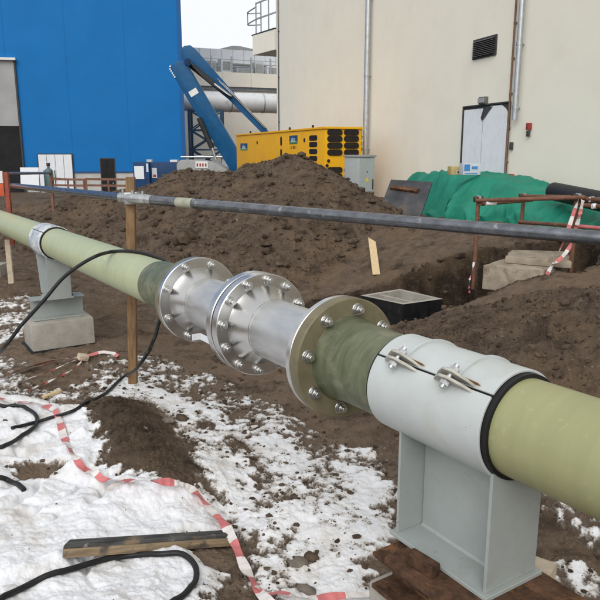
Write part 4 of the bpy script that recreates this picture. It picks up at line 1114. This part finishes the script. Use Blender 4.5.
# ------------------------------------------------------------------ pipe supports
def make_support(t, label, shell, post_mat, zplate, ears, taper=0.0, halfL=.285, px0=-.23, px1=.23, ear_side=(1, -1), nuts=True):
    c = foot + dp * t
    rz = math.atan2(dp.y, dp.x)
    root = empty('pipe_support', (c.x, c.y, zplate), rz)          # local x along the pipe (away), y towards the camera side, z up
    tag(root, label, 'pipe support', 'steel pipe supports')
    zc = c.z - zplate; tilt = Matrix.Translation((0, 0, zc)) @ Matrix.Rotation(-math.asin(dp.z), 4, 'Y')
    ri, ro = .1735, .1835
    SPL = 44
    def lat(b):
        b.v = [tuple(tilt @ Vector(v)) for v in b.v]; return b
    gap = 1.2
    lo = lat(MB().lathe([(-halfL, ri), (-halfL, ro), (halfL, ro), (halfL, ri)], 72, R(180 - SPL + gap), R(360 + SPL - gap))).build('saddle', shell, root, bevel=.002, seg=1)
    cp = lat(MB().lathe([(-halfL, ri), (-halfL, ro), (halfL, ro), (halfL, ri)], 40, R(SPL + gap), R(180 - SPL - gap))).build('cap', shell, root, bevel=.002, seg=1)
    lat(MB().lathe([(-halfL - .020, .1605), (-halfL - .020, .1732), (halfL + .016, .1732), (halfL + .016, .1605)], 72)).build('rubber_liner', 'rubber', root)
    for x in ears:
        lat(MB().lathe([(x - .012, ro), (x - .012, ro + .010), (x - .003, ro + .010), (x - .003, ro)], 40, R(SPL + 6), R(180 - SPL - 6))).build('rib', shell, cp)
        for side in ear_side:
            for up in (0, 1):
                a = R((SPL + (3.2 if up else -3.2)) if side > 0 else 180 - SPL - (3.2 if up else -3.2))
                er = Vector((0, math.cos(a), math.sin(a))); et = Vector((0, -math.sin(a), math.cos(a))) * (1 if side > 0 else -1)
                poly = [(-.085, 0), (.085, 0), (.070, .020), (.024, .058), (-.016, .060), (-.064, .024)]
                b = MB().prism(poly, lambda p, q, tt: Vector((x + p, 0, 0)) + er * (ro - .002 + q) + et * tt, -.005, .005)
                ear = lat(b).build('ear', 'paint_dirty', cp if up else lo, bevel=.0015, seg=1)
                if up:
                    o_ = Vector((x - .0, 0, 0)) + er * (ro + .032)
                    b = MB(); 
                    rot = [(.017 * math.cos(R(60 * i)), .017 * math.sin(R(60 * i))) for i in range(6)]
                    b.prism(rot, lambda p, q, tt: o_ + Vector((1, 0, 0)) * p + er * q + et * tt, .007, .022)
                    b.prism(rot, lambda p, q, tt: o_ + Vector((1, 0, 0)) * p + er * q + et * tt, -.047, -.031)
                    b.cyl(o_ - et * .058, o_ + et * .034, .010, 12)
                    b.cyl(o_ + et * .0052, o_ + et * .0068, .024, 18)
                    lat(b).build('clamp_bolt', 'zinc', cp)
                    b = MB().prism([(-.10, .0), (-.045, .0), (-.050, .024), (-.096, .014)], lambda p, q, tt: Vector((x + p, 0, 0)) + er * (ro + q) + et * tt, .0055, .0075)
                    lat(b).build('rust_patch', 'rust_stain', ear)
    hwid = .122; zt_ = zc - .125
    pw = MB().prism([(px0 + .012 + taper * 0, .016), (px1 - .012 - taper, .016), (px1 - .012, zt_), (px0 + .012, zt_)], lambda a, b, t2: (a, t2, b), -.005, .005).build('web', post_mat, root)
    for s_, xx in ((0, px0), (1, px1)):
        xb = xx - (taper if s_ else 0)
        poly = [(xb - .006, .016), (xb + .006, .016), (xx + .006, zt_ + .0), (xx - .006, zt_ + .0)]
        MB().prism(poly, lambda a, b, t2: (a, t2, b), -hwid, hwid).build('flange_plate', post_mat, root, bevel=.001, seg=1)
    MB().box((px0 - .025, -.138, 0), (px1 - taper + .025, .138, .0155)).build('base_plate', post_mat, root, bevel=.002, seg=1)
    for x, y in () if not nuts else ((px0 + .05, 1), (px1 - taper - .05, 1), (px0 + .05, -1), (px1 - taper - .05, -1)):
        MB().cyl((x, y * .137, .016), (x, y * .137, .03), .014, 6).build('anchor_nut', 'rust', root)
    # fillet welds
    for y in (-1, 1):
        MB().prism([(0, 0), (.008, 0), (0, .008)], lambda a, b, t2: (t2, y * (.005 + a), .0156 + b), px0 + .012, px1 - taper - .012).build('weld', post_mat, pw)
    return root
def ibeam(name, L, Hh, Wd, tf, tw, mat, M, label, cat):
    root = empty(name, (0, 0, 0), mat=M); tag(root, label, cat)
    MB().box((-L / 2, -Wd / 2, 0), (L / 2, Wd / 2, tf)).build('bottom_flange', mat, root, bevel=.002, seg=1)
    MB().box((-L / 2, -Wd / 2, Hh - tf), (L / 2, Wd / 2, Hh)).build('top_flange', mat, root, bevel=.002, seg=1)
    MB().box((-L / 2, -tw / 2, tf + .0005), (L / 2, tw / 2, Hh - tf - .0005)).build('web', mat, root)
    return root
def cblock(name, c, size, rz, mat, label, seed):
    rnd = random.Random(seed)
    b = MB().box((-size[0] / 2, -size[1] / 2, 0), (size[0] / 2, size[1] / 2, size[2]))
    o = b.build(name, mat, bevel=.014, loc=c); o.rotation_euler = (R(rnd.uniform(-1, 1)), R(rnd.uniform(-1, 1)), rz)
    return tag(o, label, 'concrete block')
RZ = math.atan2(dp.y, dp.x)
# near support
tN = 1.58; cN = foot + dp * tN; ZN = .69
make_support(tN, 'light grey clamp support under the near right end of the pipe', 'paint_white', 'paint_grey', ZN, (.135, -.115), halfL=.27, px0=-.28, px1=.147, nuts=False, ear_side=(1,))
uN, nN = Vector((math.cos(RZ), math.sin(RZ), 0)), Vector((-math.sin(RZ), math.cos(RZ), 0))    # along pipe (away), towards camera side
def TN(along, side, z, rz=0): return Matrix.Translation(Vector((cN.x, cN.y, z)) + uN * along + nN * side) @ Matrix.Rotation(RZ + rz, 4, 'Z')
o = MB().box((-.62, -.04, 0), (.075, .245, .030)).build('rusty_plate', 'rust', bevel=.004); o.matrix_world = TN(0, 0, ZN - .031, R(1)); tag(o, 'upper rusty steel plate under the camera side of the near support', 'steel plate')
o = MB().box((-.62, -.16, 0), (.05, -.045, .030)).build('rusty_plate', 'rust', bevel=.004); o.matrix_world = TN(0, 0, ZN - .031, R(-1)); tag(o, 'rusty steel plate under the far side of the near support', 'steel plate')
ibeam('rusty_beam', .78, .15, .215, .018, .012, 'rust', TN(-.235, .125, ZN - .183), 'rusty steel beam under the camera side of the near support', 'beam')
ibeam('rusty_beam', .70, .15, .13, .018, .012, 'rust', TN(-.26, -.09, ZN - .183), 'rusty steel beam under the far side of the near support', 'beam')
o = MB().box((-.06, -.022, 0), (.06, .022, .045)).build('rusty_offcut', 'rust', bevel=.004); o.matrix_world = TN(-.06, .185, ZN, R(5)); tag(o, 'small rusty steel offcut lying beside the near support base', 'offcut')
cblock('support_block', tuple(TN(-.12, .0, ZN - .184 - .62).translation), (.62, .44, .619), RZ, 'concrete', 'concrete block beneath the rusty beams of the near support', 2)
o = MB().box((-.08, -.06, 0), (.08, .06, .30)).build('wood_packer', 'wood_pale', bevel=.008); o.matrix_world = TN(-.12, -.33, ZN - .43, R(20)); tag(o, 'pale splintered wood packer behind the near support base', 'timber')
# far support
tF = 7.62; cF = foot + dp * tF; ZF = .545
make_support(tF, 'grey clamp support with worn label under the far left of the pipe', 'paint_worn', 'paint_grey', ZF, (), taper=.12, halfL=.26)
uF = uN
def TF(along, side, z, rz=0): return Matrix.Translation(Vector((cF.x, cF.y, z)) + uN * along + nN * side) @ Matrix.Rotation(RZ + rz, 4, 'Z')
ibeam('grey_beam', .56, .235, .20, .014, .011, 'paint_grey', TF(-.05, .0, ZF - .236, math.pi / 2), 'light grey steel beam lying on the concrete block of the far support', 'beam')
zg = ground_z(cF.x, cF.y)
cblock('support_block', tuple(TF(-.05, 0, ZF - .237 - .42).translation), (.46, .66, .4195), RZ, 'concrete', 'pale concrete block under the far left pipe support', 4)
o = MB().box((-.26, -.36, 0), (.26, .36, .08)).build('block_footing', 'rubber', bevel=.005); o.matrix_world = TF(-.05, 0, -.065); tag(o, 'dark mat under the concrete block of the far support', 'mat')
p = on_ground(0, 276); o = MB().box((-.25, -.2, -.05), (.10, .2, .22)).build('kerb_block', 'concrete', bevel=.012, loc=p); tag(o, 'small concrete block cut off by the left edge', 'concrete block')
p = on_ground(11.5, 283); q_ = spot(10, 239, p.y); o = MB().prism([(-.045, -.1), (.045, -.1), (.04, .718 - p.z), (-.04, .718 - p.z)], lambda a, b, t: (a, t, b), -.02, .02).build('pale_stake', 'wood_pale', loc=p); tag(o, 'weathered pale stake behind the pipe at the left edge', 'stake')

# ------------------------------------------------------------------ cables
def cable(pts, r, label, per=12):
    o = MB().tube(hug(smooth_path(pts, per), r * .8), r, 14).build('black_cable', 'cable_black', smooth=60); return tag(o, label, 'cable', 'black cables')
def g_(u, v, lift=.014): return on_ground(u, v, lift)
def onpipe(t, phi, r=RP + .014):
    return MP @ Vector((t, r * math.cos(R(phi)), r * math.sin(R(phi))))
def depth_pt(u, v, Y): return spot(u, v, Y)
cable([g_(-420, 520), g_(-260, 470), g_(-130, 425), g_(-45, 385), g_(-20, 370), spot(0, 352, 4.75), spot(22, 325, 4.8), spot(45, 299, 4.85), spot(62, 279, 4.92), spot(80, 265, 4.95), spot(98, 255.3, 4.98), onpipe(5.14, 62), onpipe(4.93, 88), onpipe(4.74, 118),
       onpipe(4.58, 150, .185), onpipe(4.48, 195, .19), onpipe(4.40, 235, .20), spot(161, 318, 4.62), spot(154, 340, 4.60), spot(143, 360, 4.55), g_(126, 381), g_(104, 396), g_(75, 410), g_(48, 419), g_(26, 425), g_(12, 428)], .0135,
      'black cable looped over the green pipe and down to the snow')
cable([g_(-380, 440), g_(-240, 405), g_(-110, 388), g_(-40, 394), g_(-15, 402), g_(0, 407), g_(18, 407), g_(31, 411), g_(37, 418), g_(34, 428), g_(20, 438), g_(4, 446), g_(-15, 452), g_(-90, 480), g_(-200, 540), g_(-330, 580)], .0155, 'loop of black cable lying on snow at the left edge')
cable([g_(-350, 470), g_(-200, 450), g_(-90, 455), g_(-25, 470), g_(-4, 477), g_(10, 482), g_(24, 490)], .016, 'short black cable end poking out of the snow at the left edge')
cable([g_(-320, 800), g_(-160, 720), g_(-30, 622), g_(0, 600), g_(30, 585), g_(62, 572), g_(100, 561), g_(130, 556), g_(160, 554), g_(182, 554, .02), g_(195, 566, .02), g_(195, 582, .02), g_(182, 597), g_(160, 612), g_(110, 650), g_(20, 740), g_(-120, 900)], .0145, 'black cable curving across the snow in front of the board')

# ------------------------------------------------------------------ tapes on the ground
def gt_(l, lift=.02): return [on_ground(u, v, lift + (k[0] if k else 0)) for u, v, *k in l]
ribbon('barrier_tape', gt_([(-20, 398), (10, 402), (35, 404), (50, 408), (58, 418), (63, 436), (70, 450), (78, 462), (88, 472), (100, 479), (115, 481), (132, 481, .03), (150, 481, .05), (168, 482, .05), (182, 484, .03), (192, 490), (204, 502), (215, 514, .03), (225, 525, .04), (233, 540, .06), (240, 556, .03), (247, 572), (256, 588), (268, 602), (285, 612)]), .056, 'long red and white tape trailing across the snow past the dark board', lay=True, band=.135)
ribbon('barrier_tape', gt_([(255, 590), (275, 597), (300, 600), (330, 599), (355, 597), (390, 600)], .012), .045, 'red and white tape lying along the bottom edge of the view', lay=True, band=.13, start=.05)
ribbon('barrier_tape', gt_([(-20, 382), (8, 374), (30, 367), (52, 361), (75, 358), (90, 355), (104, 352), (118, 356)], .03), .045, 'red and white tape in front of the far concrete block', lay=True, band=.22, twist=lambda t: .7 * math.sin(t * 5))
ribbon('barrier_tape', gt_([(22, 394), (36, 387), (50, 381), (64, 374), (76, 367), (84, 358)], .025), .022, 'thin twisted red and white tape strand below the far block', lay=True, band=.13, twist=lambda t: t * 14)
ribbon('barrier_tape', gt_([(15, 384), (30, 378), (48, 372), (66, 364), (78, 359)], .03), .012, 'narrow pale tape strand between the other two by the far block', lay=True, band=.3, twist=lambda t: t * 9)

# ------------------------------------------------------------------ board and loose wood
p, q_ = on_ground(63, 549.5, .05), on_ground(237, 537.5, .045)
L_ = (q_ - p); bd = empty('old_board', p, math.atan2(L_.y, L_.x)); tag(bd, 'dark weathered timber board lying on the snow', 'board')
bd.rotation_euler = (R(-8), -math.asin(L_.z / L_.length), math.atan2(L_.y, L_.x))
b = MB(); ll = L_.length
b.prism([(0, 0), (.035, .075), (ll - .01, .07), (ll, .0)], lambda a, c, t: (a, c, t), -.04, .018); b.build('plank', 'wood_board', bd, bevel=.004)
b = MB(); b.prism([(0, -.0165), (ll * .995, -.017), (ll * .99, -.0005), (.004, -.0005)], lambda a, c, t: (a, c, t), -.038, .004); b.build('split_edge', 'wood_edge', bd, bevel=.004)
p = on_ground(52, 394, .015); o = MB().box((-.09, -.02, -.012), (.09, .02, .012)).build('wood_chip', 'wood_new', bevel=.004, loc=p); o.rotation_euler = (0, R(-4), R(52)); tag(o, 'small fresh wood offcut on the snow below the far block', 'wood offcut')
p = on_ground(83, 357, .05); o = MB().box((-.05, -.04, -.03), (.05, .04, .03)).build('wood_chip', 'wood_pale', bevel=.01, loc=p); o.rotation_euler = (.2, .3, .7); tag(o, 'pale wood lump holding down tapes by the far block', 'wood offcut')

# ------------------------------------------------------------------ stones and clods
ico = bmesh.new(); bmesh.ops.create_icosphere(ico, subdivisions=1, radius=1)
IV = np.array([v.co[:] for v in ico.verts]); IF = np.array([[v.index for v in f.verts] for f in ico.faces]); ico.free()
ic3 = bmesh.new(); bmesh.ops.create_icosphere(ic3, subdivisions=2, radius=1)
IV3 = np.array([v.co[:] for v in ic3.verts]); IF3 = np.array([[v.index for v in f.verts] for f in ic3.faces]); ic3.free()
ic2 = bmesh.new(); bmesh.ops.create_icosphere(ic2, subdivisions=3, radius=1)
IV2 = np.array([v.co[:] for v in ic2.verts]); IF2 = np.array([[v.index for v in f.verts] for f in ic2.faces]); ic2.free()
def rockify(V, seed, amt):
    r_ = np.random.default_rng(seed); o = np.ones(len(V))
    for k in range(7):
        d = r_.normal(size=3); d /= np.linalg.norm(d); o += amt * (.5 - np.clip((V @ d - .35) * 2.2, 0, 1)) * .5
    o += amt * .5 * pn(V[:, 0] * 1.7 + seed, V[:, 1] * 1.7 + V[:, 2] * 1.3, seed) + amt * .25 * pn(V[:, 0] * 4 + seed, V[:, 2] * 4 + V[:, 1] * 3, seed + 1)
    return V * o[:, None]
def stone(u, v, r, label, seed, mat='stone', sq=(1, .8, .7)):
    p = on_ground(u, v); V = rockify(IV2, seed, .55) * r * np.array(sq)
    b = MB(); b.v = [tuple(q) for q in V]; b.f = [tuple(f) for f in IF2]; b.m = [0] * len(b.f)
    o = b.build('stone', mat, smooth=50, loc=(p.x, p.y, p.z + r * .25)); o.rotation_euler = (0, 0, seed)
    tag(o, label, 'stone', 'loose stones on the snow')
stone(297, 566, .034, 'round tan stone on speckled snow near the bottom middle', 4)
stone(312, 557, .022, 'small brown stone just right of the round tan stone', 6, 'clod')
stone(306, 592, .028, 'pale stone near the bottom edge below the round tan stone', 9)
stone(183, 419, .040, 'flat dark stone on snow right of the dark soil heap', 12, 'clod', (1, .7, .45))
stone(170, 421, .035, 'smaller grey stone beside the flat dark stone', 13, 'stone', (1, .8, .5))
stone(60, 272, .10, 'dark clod behind the pipe left of the far support', 15, 'clod') if False else None
stone(186, 240, .14, 'large dark clod at the foot of the mound behind the steel spool', 17, 'clod', (1.3, .9, .7))

def scatter(name, cnt, xr, yr, smin, smax, pw, seed, keep, label, IV=IV3, IF=IF3):
    r_ = np.random.default_rng(seed)
    X = r_.uniform(*xr, cnt * 3); Y = r_.uniform(*yr, cnt * 3)
    z, sn, to = terrain(X, Y)
    k = keep(X, Y, z, sn, to, r_); X, Y, z = X[k][:cnt], Y[k][:cnt], z[k][:cnt]
    n = len(X); S = smin + (smax - smin) * r_.power(pw, n)
    VV = [rockify(IV, s, 1.0) for s in range(8)]
    allv = np.empty((n, len(IV), 3)); var = r_.integers(0, 8, n); ang = r_.uniform(0, 6.28, n); ang2 = r_.uniform(0, 6.28, n)
    for i in range(n):
        V = VV[var[i]]; c, s = math.cos(ang[i]), math.sin(ang[i]); c2, s2 = math.cos(ang2[i]), math.sin(ang2[i])
        x = V[:, 0] * c - V[:, 1] * s; y = V[:, 0] * s + V[:, 1] * c; w = V[:, 2]
        y, w = y * c2 - w * s2, y * s2 + w * c2
        allv[i] = np.stack([x * S[i], y * S[i] * .85, w * S[i] * .7], 1) + (X[i], Y[i], z[i] + .15 * S[i])
    F = (IF[None] + (np.arange(n) * len(IV))[:, None, None]).reshape(-1, 3)
    me = bpy.data.meshes.new(name); V = allv.reshape(-1, 3)
    me.vertices.add(len(V)); me.vertices.foreach_set('co', V.ravel().astype(np.float32))
    me.loops.add(F.size); me.loops.foreach_set('vertex_index', F.ravel().astype(np.int32))
    me.polygons.add(len(F)); me.polygons.foreach_set('loop_start', (np.arange(len(F)) * 3).astype(np.int32))
    me.update(calc_edges=True); me.polygons.foreach_set('use_smooth', [True] * len(F)); me.set_sharp_from_angle(angle=R(38)); me.materials.append(MATS['clod'])
    o = bpy.data.objects.new(name, me); col.objects.link(o); tag(o, label, 'soil', kind='stuff')
scatter('soil_clods', 6000, (-9, 4), (8, 15.5), .006, .040, .09, 1, lambda X, Y, z, sn, to, r_: (to > .42) & (np.abs(X) < Y * .62), 'clods of earth over the mound and banks')
scatter('soil_crumbs', 6500, (-2.6, 1.6), (2.3, 7), .002, .012, .10, 2, lambda X, Y, z, sn, to, r_: (np.abs(X) < Y * .62) & (r_.uniform(size=len(X)) < np.where(np.abs(sn) < .45, .9, np.where(sn > .5, .012, .25))), 'crumbs of soil scattered over the trodden snow and mud', IV, IF)
scatter('heap_clods', 4000, (.9, 5), (4.4, 8.6), .004, .020, .10, 3, lambda X, Y, z, sn, to, r_: (to > .38) & (np.abs(X) < Y * .7), 'clods of earth on the spoil heap beside the trench')
